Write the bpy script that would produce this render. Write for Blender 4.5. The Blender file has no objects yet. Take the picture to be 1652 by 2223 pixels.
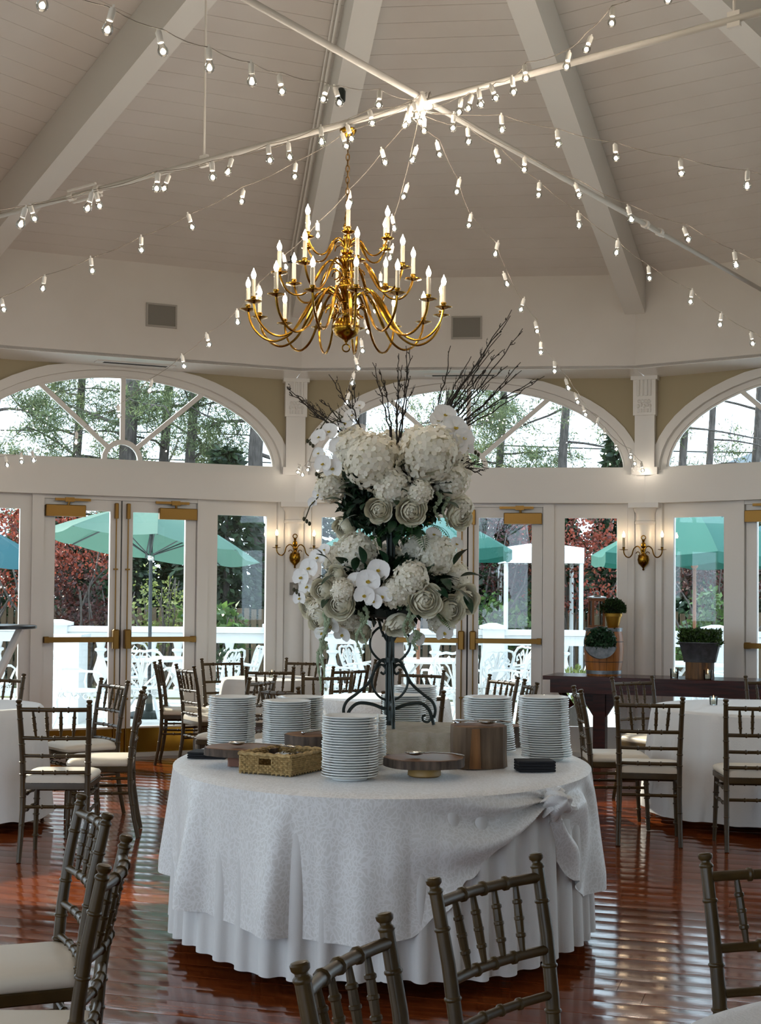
import bpy, math, random
import numpy as np
from mathutils import Vector, Matrix, Euler
pi = math.pi
sc = bpy.context.scene
COL = sc.collection
# ------------------------------------------------------------------ camera, sky, sun, exposure
cam = bpy.data.cameras.new('camera')
camo = bpy.data.objects.new('camera', cam); COL.objects.link(camo)
FPX, PITCH, CY, ROLL, EYE = 3100.0, 0.0285, 1201.6, 0.0085, 1.5
cam.sensor_fit = 'VERTICAL'; cam.sensor_height = 24.0
cam.lens = FPX * 24.0 / 2223.0
cam.shift_x = 0.0
cam.shift_y = (CY - 1111.5) / 2223.0
cam.clip_start = 0.05; cam.clip_end = 400
camo.location = (0, 0, EYE)
camo.rotation_euler = (Matrix.Rotation(pi/2 + PITCH, 4, 'X') @ Matrix.Rotation(ROLL, 4, 'Z')).to_euler()
sc.camera = camo
w = bpy.data.worlds.new('sky'); sc.world = w; w.use_nodes = True
bg = w.node_tree.nodes['Background']
bg.inputs[0].default_value = (0.69, 0.83, 1.0, 1); bg.inputs[1].default_value = 3.1
sun = bpy.data.lights.new('sun', 'SUN'); sun.energy = 7.0; sun.angle = 0.01; sun.color = (1.0, 0.90, 0.76)
suno = bpy.data.objects.new('sun', sun); COL.objects.link(suno)
SUN_AZ, SUN_EL = math.radians(-52), math.radians(31)
sd = Vector((math.sin(SUN_AZ)*math.cos(SUN_EL), math.cos(SUN_AZ)*math.cos(SUN_EL), math.sin(SUN_EL)))
suno.rotation_euler = sd.to_track_quat('Z', 'Y').to_euler(); suno.location = sd * 40
vs = sc.view_settings
vs.view_transform = 'Standard'; vs.look = 'None'; vs.gamma = 1.0; vs.use_curve_mapping = False
vs.exposure = 0.60
sc.cycles.max_bounces = 10; sc.cycles.transparent_max_bounces = 16; sc.cycles.caustics_reflective = False
sc.cycles.sample_clamp_indirect = 6.0; sc.cycles.caustics_refractive = False
# ------------------------------------------------------------------ helpers
def rgb(h):
    h = h.lstrip('#'); v = [int(h[i:i+2], 16)/255 for i in (0, 2, 4)]
    return tuple(((c+.055)/1.055)**2.4 if c > .04045 else c/12.92 for c in v) + (1,)
def material(name, col, rough=.5, metal=0.0, noise=None, bump=None, spec=.5, coat=0.0, sheen=0.0, emit=None, trans=0.0, sss=None):
    m = bpy.data.materials.new(name); m.use_nodes = True
    nt = m.node_tree; b = nt.nodes['Principled BSDF']
    if isinstance(col, str): col = rgb(col)
    b.inputs['Base Color'].default_value = col; b.inputs['Roughness'].default_value = rough
    b.inputs['Metallic'].default_value = metal; b.inputs['Specular IOR Level'].default_value = spec
    b.inputs['Coat Weight'].default_value = coat; b.inputs['Coat Roughness'].default_value = .08
    b.inputs['Sheen Weight'].default_value = sheen
    b.inputs['Transmission Weight'].default_value = trans
    if emit: b.inputs['Emission Color'].default_value = emit[0]; b.inputs['Emission Strength'].default_value = emit[1]
    tc = nt.nodes.new('ShaderNodeTexCoord')
    if noise:   # (scale, other colour, detail, stretch xyz)
        sca, c2 = noise[0], noise[1]
        st = noise[3] if len(noise) > 3 else (1, 1, 1)
        mp = nt.nodes.new('ShaderNodeMapping'); mp.inputs['Scale'].default_value = st
        nz = nt.nodes.new('ShaderNodeTexNoise'); nz.inputs['Scale'].default_value = sca; nz.inputs['Detail'].default_value = noise[2] if len(noise) > 2 else 4
        rp = nt.nodes.new('ShaderNodeValToRGB'); rp.color_ramp.elements[0].position = .35; rp.color_ramp.elements[1].position = .65
        rp.color_ramp.elements[0].color = col; rp.color_ramp.elements[1].color = rgb(c2) if isinstance(c2, str) else c2
        nt.links.new(tc.outputs['Object'], mp.inputs[0]); nt.links.new(mp.outputs[0], nz.inputs[0])
        nt.links.new(nz.outputs[0], rp.inputs[0]); nt.links.new(rp.outputs[0], b.inputs['Base Color'])
    if bump:    # (scale, strength, stretch)
        mp = nt.nodes.new('ShaderNodeMapping'); mp.inputs['Scale'].default_value = bump[2] if len(bump) > 2 else (1, 1, 1)
        nz = nt.nodes.new('ShaderNodeTexNoise'); nz.inputs['Scale'].default_value = bump[0]; nz.inputs['Detail'].default_value = 3
        bp = nt.nodes.new('ShaderNodeBump'); bp.inputs['Strength'].default_value = bump[1]; bp.inputs['Distance'].default_value = .01
        nt.links.new(tc.outputs['Object'], mp.inputs[0]); nt.links.new(mp.outputs[0], nz.inputs[0])
        nt.links.new(nz.outputs[0], bp.inputs['Height']); nt.links.new(bp.outputs[0], b.inputs['Normal'])
    return m
def leaf_material(name, c1, c2, trans=.35, rough=.5):
    """two sided leaf: colour varies from leaf to leaf, some sunlight passes through"""
    m = bpy.data.materials.new(name); m.use_nodes = True; nt = m.node_tree; b = nt.nodes['Principled BSDF']
    out = nt.nodes['Material Output']; geo = nt.nodes.new('ShaderNodeNewGeometry')
    rp = nt.nodes.new('ShaderNodeValToRGB'); rp.color_ramp.elements[0].color = rgb(c1); rp.color_ramp.elements[1].color = rgb(c2)
    nt.links.new(geo.outputs['Random Per Island'], rp.inputs[0]); nt.links.new(rp.outputs[0], b.inputs['Base Color'])
    b.inputs['Roughness'].default_value = rough
    tr = nt.nodes.new('ShaderNodeBsdfTranslucent'); nt.links.new(rp.outputs[0], tr.inputs[0])
    mx = nt.nodes.new('ShaderNodeMixShader'); mx.inputs[0].default_value = trans
    nt.links.new(b.outputs[0], mx.inputs[1]); nt.links.new(tr.outputs[0], mx.inputs[2]); nt.links.new(mx.outputs[0], out.inputs[0])
    return m
def glass_material(name, tint=(.93, .96, .95, 1), refl=.10):
    m = bpy.data.materials.new(name); m.use_nodes = True; nt = m.node_tree; out = nt.nodes['Material Output']
    t = nt.nodes.new('ShaderNodeBsdfTransparent'); t.inputs[0].default_value = tint
    g = nt.nodes.new('ShaderNodeBsdfGlossy'); g.inputs['Roughness'].default_value = .01
    lw = nt.nodes.new('ShaderNodeFresnel'); lw.inputs[0].default_value = 1.45
    ml = nt.nodes.new('ShaderNodeMath'); ml.operation = 'MULTIPLY'; ml.inputs[1].default_value = refl*10
    mx = nt.nodes.new('ShaderNodeMixShader')
    nt.links.new(lw.outputs[0], ml.inputs[0]); nt.links.new(ml.outputs[0], mx.inputs[0])
    nt.links.new(t.outputs[0], mx.inputs[1]); nt.links.new(g.outputs[0], mx.inputs[2]); nt.links.new(mx.outputs[0], out.inputs[0])
    return m
class MB:
    """collects shapes; obj() links them as ONE mesh object"""
    def __init__(s): s.v = []; s.f = []
    def add(s, vs, fs, mat=None):
        o = len(s.v)
        if mat is not None: vs = [mat @ Vector(p) for p in vs]
        s.v += [tuple(p) for p in vs]; s.f += [tuple(i+o for i in f) for f in fs]; return s
    def box(s, x0, x1, y0, y1, z0, z1, mat=None):
        return s.add([(x0,y0,z0),(x1,y0,z0),(x1,y1,z0),(x0,y1,z0),(x0,y0,z1),(x1,y0,z1),(x1,y1,z1),(x0,y1,z1)],
                     [(0,3,2,1),(4,5,6,7),(0,1,5,4),(1,2,6,5),(2,3,7,6),(3,0,4,7)], mat)
    def bbox(s, x0, x1, y0, y1, z0, z1, b=.004, mat=None):
        """box with chamfered vertical and top edges"""
        def ring(d, z): return [(x0+d,y0,z),(x1-d,y0,z),(x1,y0+d,z),(x1,y1-d,z),(x1-d,y1,z),(x0+d,y1,z),(x0,y1-d,z),(x0,y0+d,z)]
        r0, r1 = ring(b, z0), ring(b, z1-b)
        r2 = [(min(max(x, x0+b), x1-b), min(max(y, y0+b), y1-b), z1) for x, y, z in ring(b, z1)]
        fs = [tuple(range(7, -1, -1)), tuple(range(16, 24))]
        for k in (0, 8): fs += [(k+i, k+(i+1) % 8, k+8+(i+1) % 8, k+8+i) for i in range(8)]
        return s.add(r0+r1+r2, fs, mat)
    def rings(s, rs, closed=True, cap=True):
        n = len(rs[0]); o = [p for r in rs for p in r]; fs = []
        for k in range(len(rs)-1):
            for i in range(n if closed else n-1):
                j = (i+1) % n; fs.append((k*n+i, k*n+j, k*n+n+j, k*n+n+i))
        if cap: fs += [tuple(range(n-1, -1, -1)), tuple(range((len(rs)-1)*n, len(rs)*n))]
        return s.add(o, fs)
    def tube(s, pts, r, n=8, cap=True, flat=1.0):
        pts = [Vector(p) for p in pts]; N = len(pts)
        if not hasattr(r, '__len__'): r = [r]*N
        up = None; rs = []
        for i, p in enumerate(pts):
            d = (pts[min(i+1, N-1)] - pts[max(i-1, 0)])
            d = d.normalized() if d.length > 1e-9 else Vector((0,0,1))
            if up is None: up = d.orthogonal().normalized() if abs(d.z) > .95 else Vector((0,0,1))
            u = (up - d*up.dot(d)); u = u.normalized() if u.length > 1e-6 else d.orthogonal().normalized()
            up = u; v = d.cross(u)
            rs.append([p + u*(r[i]*math.cos(2*pi*k/n)*flat) + v*(r[i]*math.sin(2*pi*k/n)) for k in range(n)])
        return s.rings(rs, True, cap)
    def lathe(s, prof, n=16, c=(0,0,0), cap=True, mat=None, sx=1.0):
        rs = [[(c[0]+r*math.cos(2*pi*k/n)*sx, c[1]+r*math.sin(2*pi*k/n), c[2]+z) for k in range(n)] for r, z in prof]
        if mat is not None: rs = [[mat @ Vector(p) for p in r] for r in rs]
        return s.rings(rs, True, cap)
    def ball(s, c, r, n=10, m=6, sz=1.0):
        return s.lathe([(max(r*math.sin(pi*i/m), r*.02), -r*sz*math.cos(pi*i/m)) for i in range(m+1)], n, c)
    def torus(s, c, R, r, axis='Z', n=14, m=6, arc=2*pi):
        pts = []
        for i in range(n+1):
            a = arc*i/n; x, y = R*math.cos(a), R*math.sin(a)
            pts.append({'Z': (x, y, 0), 'Y': (x, 0, y), 'X': (0, x, y)}[axis])
        return s.tube([Vector(p)+Vector(c) for p in pts], r, m)
    def prism(s, poly, y0, y1, mat=None):
        """polygon in x,z extruded along y"""
        n = len(poly); vs = [(x, y0, z) for x, z in poly]+[(x, y1, z) for x, z in poly]
        fs = [tuple(range(n)), tuple(range(2*n-1, n-1, -1))]+[(i, i+n, (i+1) % n+n, (i+1) % n) for i in range(n)]
        return s.add(vs, fs, mat)
    def strip(s, outer, inner, y0, y1):
        """frame between two open polylines in x,z, extruded along y"""
        n = len(outer); rs = [[(o[0], y0, o[1]), (o[0], y1, o[1]), (i[0], y1, i[1]), (i[0], y0, i[1])] for o, i in zip(outer, inner)]
        return s.rings(rs, True, True)
    def mesh(s, name, mat, smooth=True, ang=.7):
        me = bpy.data.meshes.new(name); me.from_pydata(s.v, [], s.f); me.materials.append(mat)
        if smooth:
            me.polygons.foreach_set('use_smooth', [True]*len(me.polygons)); me.set_sharp_from_angle(angle=ang)
        me.update(); return me
    def obj(s, name, mat, parent=None, smooth=True, loc=None, rot=None):
        return link(name, s.mesh(name, mat, smooth), parent, loc, rot)
def link(name, me, parent=None, loc=None, rot=None, scale=None):
    o = bpy.data.objects.new(name, me); COL.objects.link(o)
    if parent: o.parent = parent
    if loc is not None: o.location = loc
    if rot is not None: o.rotation_euler = rot
    if scale is not None: o.scale = (scale,)*3 if not hasattr(scale, '__len__') else scale
    return o
def tag(o, label=None, cat=None, group=None, kind=None):
    if label: o['label'] = label
    if cat: o['category'] = cat
    if group: o['group'] = group
    if kind: o['kind'] = kind
    return o
def thing(name, label, cat, loc=(0,0,0), rz=0.0, group=None):
    o = bpy.data.objects.new(name, None); COL.objects.link(o); o.empty_display_size = .1
    o.location = loc; o.rotation_euler = (0, 0, rz); return tag(o, label, cat, group)
def struct(name, loc=(0,0,0), rz=0.0):
    o = bpy.data.objects.new(name, None); COL.objects.link(o); o.location = loc; o.rotation_euler = (0, 0, rz); o['kind'] = 'structure'; return o
KIDS = {}
def kids(o): return [c for c in o.children]
def copy_tree(o, parent=None):
    c = o.copy(); COL.objects.link(c)
    if parent: c.parent = parent
    for ch in list(o.children): copy_tree(ch, c)
    return c
def dup(o, loc, rz=0.0, label=None, cat=None, group=None):
    c = copy_tree(o); c.location = loc; c.rotation_euler = (0, 0, rz)
    return tag(c, label, cat, group)
def np_mesh(name, V, F, mat, smooth=False):
    V = np.asarray(V, dtype=np.float32); F = np.asarray(F, dtype=np.int32); k = F.shape[1]
    me = bpy.data.meshes.new(name); me.vertices.add(len(V)); me.vertices.foreach_set('co', V.ravel())
    me.loops.add(F.size); me.loops.foreach_set('vertex_index', F.ravel())
    me.polygons.add(len(F)); me.polygons.foreach_set('loop_start', np.arange(0, F.size, k, dtype=np.int32))
    if smooth: me.polygons.foreach_set('use_smooth', np.ones(len(F), dtype=bool))
    me.materials.append(mat); me.update(calc_edges=True); return me
def leaf_cloud(P, size, rng, aspect=.5, up=0.0, D=None):
    """one bent quad leaf at each point of P; D gives the lengthwise direction"""
    n = len(P); d = rng.normal(size=(n, 3)) if D is None else D + rng.normal(size=(n, 3))*.45
    d[:, 2] += up; d /= np.linalg.norm(d, axis=1)[:, None]
    t = rng.normal(size=(n, 3)); w_ = np.cross(d, t); w_ /= np.linalg.norm(w_, axis=1)[:, None]
    L = size*(.6+.8*rng.random(n))[:, None]; W = L*aspect*.5; nn = np.cross(d, w_)
    V = np.stack([P, P+d*L*.5+w_*W+nn*L*.08, P+d*L, P+d*L*.5-w_*W+nn*L*.08], 1).reshape(-1, 3)
    return V, np.arange(4*n).reshape(n, 4)
# ------------------------------------------------------------------ materials
PAINT = material('white_paint', '#e2e0dc', .38, bump=(3, .05))
PAINT2 = material('white_ceiling_paint', '#dfdbd7', .5, noise=(1.3, '#d8d3ce', 3))
SOFFIT = material('semi_gloss_soffit_paint', '#f3f3f2', .25, spec=.6)
TAN = material('tan_wall_paint', '#a89c80', .7)
BRASS = material('polished_brass', '#8f6820', .2, 1.0)
BRONZE = material('satin_brass_hardware', '#8a6a38', .38, .9)
KICK = material('brass_kick_plate', '#a07a30', .22, 1.0)
GLASS = glass_material('window_glass')
CLEAR = glass_material('clear_bulb_glass', (.97, .96, .93, 1), .08)
CHAIR = material('bronze_lacquered_wood', '#433216', .36, 0.0, noise=(14, '#382911', 3), coat=.05, spec=.32)
CUSH = material('ivory_cushion_vinyl', '#cdc2b0', .45)
PLATE = material('white_glazed_china', '#e6e8e6', .10, spec=.6)
WHITE_CLOTH = material('white_cotton_cloth', '#cfcdca', .85, bump=(160, .12), sheen=.2)
SKIRT = material('pleated_white_skirt_cloth', '#c9c6c2', .85, bump=(200, .1))
BURLAP = material('cream_linen_weave', '#b9b2a4', .95, bump=(240, .5), noise=(30, '#aca491', 3))
IRON = material('dark_green_iron', '#2c3432', .45, .5)
BLACK_CLOTH = material('black_napkin_cloth', '#14151a', .9)
STEEL = material('stainless_steel', '#b9b9b8', .18, 1.0)
GALV = material('galvanized_zinc', '#8f959b', .42, .8, noise=(26, '#6f767d', 4))
WHITE_METAL = material('white_cast_aluminium', '#c4c7c8', .5)
RAILW = material('white_railing_paint', '#ced1d3', .55)
DARKWOOD = material('dark_stained_table_wood', '#43190f', .22, 0, noise=(4, '#2c100a', 4, (1, 12, 12)), spec=.3)
BLACKTOP = material('black_laminate', '#17171a', .3)
STRINGCORD = material('clear_light_cord', '#857d74', .8)
SOCKET = material('white_lamp_socket', '#e3e0da', .5)
FILAMENT = material('glowing_filament', '#fff0d8', .5, emit=((1.0, .87, .72, 1), 125.0))
CFLAME = material('small_candle_flame', '#ffd9a0', .5, emit=((1.0, .5, .16, 1), 7.0))
SFLAME = material('glowing_sconce_bulb', '#fff0d8', .5, emit=((1.0, .74, .46, 1), 42.0))
FLAME = material('glowing_flame_bulb', '#fff0d8', .5, emit=((1.0, .86, .70, 1), 95.0))
CANDLE = material('ivory_candle_sleeve', '#cfc4ac', .5)
def damask():
    m = material('cream_damask', '#c4c1bd', .55, bump=(150, .05), sheen=.3); nt = m.node_tree; b = nt.nodes['Principled BSDF']
    tc = nt.nodes.new('ShaderNodeTexCoord'); mp = nt.nodes.new('ShaderNodeMapping'); mp.inputs['Scale'].default_value = (1, 1, .8)
    n0 = nt.nodes.new('ShaderNodeTexNoise'); n0.inputs['Scale'].default_value = 14
    add = nt.nodes.new('ShaderNodeVectorMath'); add.operation = 'MULTIPLY_ADD'; add.inputs[1].default_value = (.09, .09, .09)
    v = nt.nodes.new('ShaderNodeTexVoronoi'); v.feature = 'DISTANCE_TO_EDGE'; v.inputs['Scale'].default_value = 58
    rp = nt.nodes.new('ShaderNodeValToRGB'); rp.color_ramp.elements[0].position = .05; rp.color_ramp.elements[1].position = .16
    rp.color_ramp.elements[0].color = rgb('#d8d6d3'); rp.color_ramp.elements[1].color = rgb('#cbc8c3')
    r2 = nt.nodes.new('ShaderNodeValToRGB'); r2.color_ramp.elements[0].position = .10; r2.color_ramp.elements[1].position = .17
    r2.color_ramp.elements[0].color = (.36,)*3+(1,); r2.color_ramp.elements[1].color = (.6,)*3+(1,)
    L = nt.links.new
    L(tc.outputs['Object'], mp.inputs[0]); L(mp.outputs[0], n0.inputs[0]); L(n0.outputs['Color'], add.inputs[0]); L(mp.outputs[0], add.inputs[2])
    L(add.outputs[0], v.inputs['Vector']); L(v.outputs['Distance'], rp.inputs[0]); L(rp.outputs[0], b.inputs['Base Color'])
    L(v.outputs['Distance'], r2.inputs[0]); L(r2.outputs[0], b.inputs['Roughness'])
    return m
DAMASK = damask()
def floor_mat():
    m = material('glossy_cherry_boards', '#3c130a', .13, coat=.0, spec=.5); nt = m.node_tree; b = nt.nodes['Principled BSDF']; L = nt.links.new
    tc = nt.nodes.new('ShaderNodeTexCoord'); oi = nt.nodes.new('ShaderNodeObjectInfo')
    mp = nt.nodes.new('ShaderNodeMapping'); mp.inputs['Scale'].default_value = (1.0, 14, 14)
    nz = nt.nodes.new('ShaderNodeTexNoise'); nz.inputs['Scale'].default_value = 2.2; nz.inputs['Detail'].default_value = 6; nz.inputs['Distortion'].default_value = 1.2
    rp = nt.nodes.new('ShaderNodeValToRGB'); rp.color_ramp.elements[0].position = .3; rp.color_ramp.elements[1].position = .75
    rp.color_ramp.elements[0].color = rgb('#44180a'); rp.color_ramp.elements[1].color = rgb('#8a461f')
    hv = nt.nodes.new('ShaderNodeHueSaturation'); mr = nt.nodes.new('ShaderNodeMapRange'); mr.inputs[3].default_value = .7; mr.inputs[4].default_value = 1.25
    L(tc.outputs['Object'], mp.inputs[0]); L(mp.outputs[0], nz.inputs[0]); L(nz.outputs[0], rp.inputs[0]); L(rp.outputs[0], hv.inputs['Color'])
    L(oi.outputs['Random'], mr.inputs[0]); L(mr.outputs[0], hv.inputs['Value']); L(hv.outputs[0], b.inputs['Base Color'])
    n2 = nt.nodes.new('ShaderNodeTexNoise'); n2.inputs['Scale'].default_value = 1.0; n2.inputs['Detail'].default_value = 3
    m2 = nt.nodes.new('ShaderNodeMapping'); m2.inputs['Scale'].default_value = (5, 16, 1)
    bp = nt.nodes.new('ShaderNodeBump'); bp.inputs['Strength'].default_value = .035; bp.inputs['Distance'].default_value = .02
    L(tc.outputs['Object'], m2.inputs[0]); L(m2.outputs[0], n2.inputs[0]); L(n2.outputs[0], bp.inputs['Height']); L(bp.outputs[0], b.inputs['Normal']); L(bp.outputs[0], b.inputs['Coat Normal'])
    r3 = nt.nodes.new('ShaderNodeMapRange'); r3.inputs[3].default_value = .05; r3.inputs[4].default_value = .16
    L(n2.outputs[0], r3.inputs[0]); L(r3.outputs[0], b.inputs['Roughness'])
    return m
FLOORM = floor_mat()
def wood(name, c1, c2, rough=.5, st=(1, 1, 6), sca=9): return material(name, c1, rough, noise=(sca, c2, 6, st), bump=(sca*2, .3, st))
BARK = wood('grey_brown_log_bark', '#5b4c40', '#3b2f27', .85, (6, 6, 1), 7)
LOGTOP = wood('cut_log_end_grain', '#8a6038', '#5c3a20', .6, (1, 1, 1), 6)
SLAB = wood('polished_slab_wood', '#855730', '#5c3a1e', .35, (1, 6, 1), 6)
BARRELW = wood('honey_barrel_staves', '#b2702e', '#96591f', .45, (9, 9, 1), 3)
TEAKPOLE = material('teak_umbrella_pole', '#7a4a2c', .5)
GREYPOLE = material('grey_umbrella_pole', '#3f4347', .4, .5)
TEAL = material('teal_canvas', '#2f9482', .8, noise=(3, '#2b8878', 2))
SAGE = material('sea_green_canvas', '#6fae9c', .8, noise=(3, '#64a292', 2))
BLUEC = material('blue_grey_canvas', '#4c8296', .8)
WHITECANVAS = material('white_tent_canvas', '#dfe2e2', .8)
TRUNKM = material('pine_bark', '#5d5652', .95, noise=(9, '#3d3835', 5, (3, 3, .6)), bump=(14, .8, (3, 3, .5)))
WEDGE = pi/6; CX, CYR, PHI = .189, 7.345, .1024
RW, RF = 6.466, 5.89
RWI, RFI = RW*math.cos(pi/12), RF*math.cos(pi/12)
HW, HF = RW*math.sin(pi/12), RF*math.sin(pi/12)
ZH, ZB, ZSILL, ZSOF, ZSPR, ZAPEX = 2.37, 2.635, 2.678, 3.555, 4.41, 6.36
def azk(k): return PHI + (k-1)*WEDGE            # outward azimuth of wall k
def corner(k, R):
    a = PHI + (k-1.5)*WEDGE; return CX+R*math.sin(a), CYR+R*math.cos(a), a
def bay_place(k): a = azk(k); return (CX+RWI*math.sin(a), CYR+RWI*math.cos(a), 0), -a
# ------------------------------------------------------------------ SETTING: floor of cherry boards
R_ = random.Random(7)
floor = MB()
floor_o = struct('floor')
npoly = 24
fb = MB().add([(CX+RW*1.03*math.sin(2*pi*i/npoly), CYR+RW*1.03*math.cos(2*pi*i/npoly), -.016) for i in range(npoly)][::-1]+[], [tuple(range(npoly))])
fb.obj('subfloor', material('dark_board_joint', '#120806', .8), floor_o, smooth=False)
MB().box(-7, 7, -6, 1.5, -.06, -.018).obj('subfloor', bpy.data.materials['dark_board_joint'], floor_o, smooth=False)
FANG = math.radians(-17); ca, sa = math.cos(FANG), math.sin(FANG)
def f2w(a, b): return (a*ca - b*sa, CYR + a*sa + b*ca)      # board coords (along, across) to room
PW = .165
boards = []
inr = RWI + .05
b = -11.0
while b < 6.3:
    # extents inside the dodecagon (or the open side behind the camera)
    lo, hi = -7.2, 7.2
    rows_in = []
    for i in range(289):
        a = lo + i*.05; x, y = f2w(a, b)
        ok = max((x-CX)*math.sin(azk(k)) + (y-CYR)*math.cos(azk(k)) for k in range(12) if k not in (6, 7, 8)) < inr and y > -1.5
        if ok: rows_in.append(a)
    if rows_in:
        a0, a1 = rows_in[0], rows_in[-1]; a = a0 - 0
        first = R_.uniform(1.2, 3.6)
        while a < a1 - .05:
            L = first if first else R_.uniform(2.6, 4.2); first = None
            e = min(a+L, a1)
            if a1 - e < .5: e = a1
            boards.append((a, e, b)); a = e
    b += PW
def inview(bd):
    n = 0
    for t in (0, .25, .5, .75, 1):
        x, y = f2w(bd[0]+(bd[1]-bd[0])*t, bd[2])
        if y > 2.8 and abs(x/y) < .29: n += 1
    return n
boards.sort(key=lambda q: (inview(q) == 0, (f2w((q[0]+q[1])/2, q[2])[1])))
def board_shape(mb, a, e, b, g=.0016):
    t = R_.uniform(-.0014, .0014); dz = R_.uniform(-.0008, 0)
    cr = R_.uniform(.0000, .0002)
    prof = [(-PW/2+g, -.012), (-PW/2+g, -.0012-cr), (-PW/4, -cr*.25), (0, 0), (PW/4, -cr*.25), (PW/2-g, -.0012-cr), (PW/2-g, -.012)]
    rs = [[(s, q, min(z+q*t+dz-.0012 if z > -.01 else z, 0)) for q, z in prof] for s in (-(e-a)/2+g*.6, (e-a)/2-g*.6)]
    mb.rings([[r_ for r_ in rr] for rr in rs], True, True)
rest = MB()
for i, (a, e, b) in enumerate(boards):
    if i < 295:
        mb = MB(); board_shape(mb, a, e, b); x, y = f2w((a+e)/2, b)
        mb.obj('floor_board', FLOORM, floor_o, loc=(x, y, 0), rot=(0, 0, FANG))
    else:
        m2 = MB(); board_shape(m2, a, e, b); x, y = f2w((a+e)/2, b)
        rest.add(m2.v, m2.f, Matrix.Translation((x, y, 0)) @ Matrix.Rotation(FANG, 4, 'Z'))
tag(rest.obj('far_floor_boards', FLOORM, floor_o), kind='stuff')
# ------------------------------------------------------------------ ceiling: twelve sloping wedges of grooved boards
ceil = struct('ceiling')
SLOPE = (ZAPEX-ZSPR)/RFI
def ceil_z(r): return ZAPEX - SLOPE*r          # r along the wedge axis
cback = MB()
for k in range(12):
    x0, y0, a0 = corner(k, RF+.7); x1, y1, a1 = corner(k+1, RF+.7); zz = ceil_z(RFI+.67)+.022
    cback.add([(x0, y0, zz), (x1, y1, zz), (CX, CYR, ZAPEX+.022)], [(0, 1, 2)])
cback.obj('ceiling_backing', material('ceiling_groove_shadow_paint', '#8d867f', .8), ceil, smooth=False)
BWD = .152
crest = MB(); ncb = 0
for k in range(12):
    a = azk(k); t = Vector((math.cos(a), -math.sin(a), 0)); n = Vector((math.sin(a), math.cos(a), 0))
    r = RFI + .02
    while r > .2:
        ri = max(r-BWD, .12); g = .0028
        q = []
        for rr, zz in ((r-g, 0), (ri+g, 0)):
            h = rr*math.tan(pi/12)-.01
            for s in (-1, 1): q.append(Vector((CX, CYR, 0)) + n*rr + t*(h*s) + Vector((0, 0, ceil_z(rr))))
        vs_ = [q[0], q[1], q[3], q[2]]; top = [p+Vector((0, 0, .018)) for p in vs_]
        mb = MB().add(vs_+top, [(0, 1, 2, 3), (4, 7, 6, 5), (0, 4, 5, 1), (1, 5, 6, 2), (2, 6, 7, 3), (3, 7, 4, 0)])
        vis = k in (0, 1, 2) and r > 1.2 or k in (-1 % 12, 3) and r > 1.5
        if vis and ncb < 290: mb.obj('ceiling_board', PAINT2, ceil, smooth=False); ncb += 1
        else: crest.add(mb.v, mb.f)
        r -= BWD
tag(crest.obj('outer_ceiling_boards', PAINT2, ceil, smooth=False), kind='stuff')
# sloping ribs from each corner to the apex
NT = [0]
def trim(loc=(0, 0, 0), rz=0.0):
    NT[0] += 1; return struct('trim_%d' % NT[0], loc, rz)
for k in range(12):
    x, y, a = corner(k, RF); o = trim((CX, CYR, 0), -a)
    sl = (ZAPEX-.36-4.05)/RF
    prof = []
    for r_, zb, zt in ((.12, ZAPEX-.36-sl*.12, ZAPEX-.05), (RF-.02, 4.05, ZSPR+.03)):
        prof.append([(-.092, r_, zb), (.092, r_, zb), (.092, r_, zt), (-.092, r_, zt)])
    MB().rings(prof).obj('rib_beam', PAINT, o, smooth=False)
    if k == 1:      # conduit run beside the far rib
        MB().tube([(-.13, 1.5, ceil_z(1.5)-.03), (-.13, RF-.4, ceil_z(RF-.4)-.03), (-.13, RF-.1, 4.0)], .012, 6).obj('conduit', PAINT, o)
        MB().tube([(-.16, 1.5, ceil_z(1.5)-.03), (-.16, RF-.4, ceil_z(RF-.4)-.03), (-.16, RF-.1, 4.0)], .008, 6).obj('conduit', PAINT, o)
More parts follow.
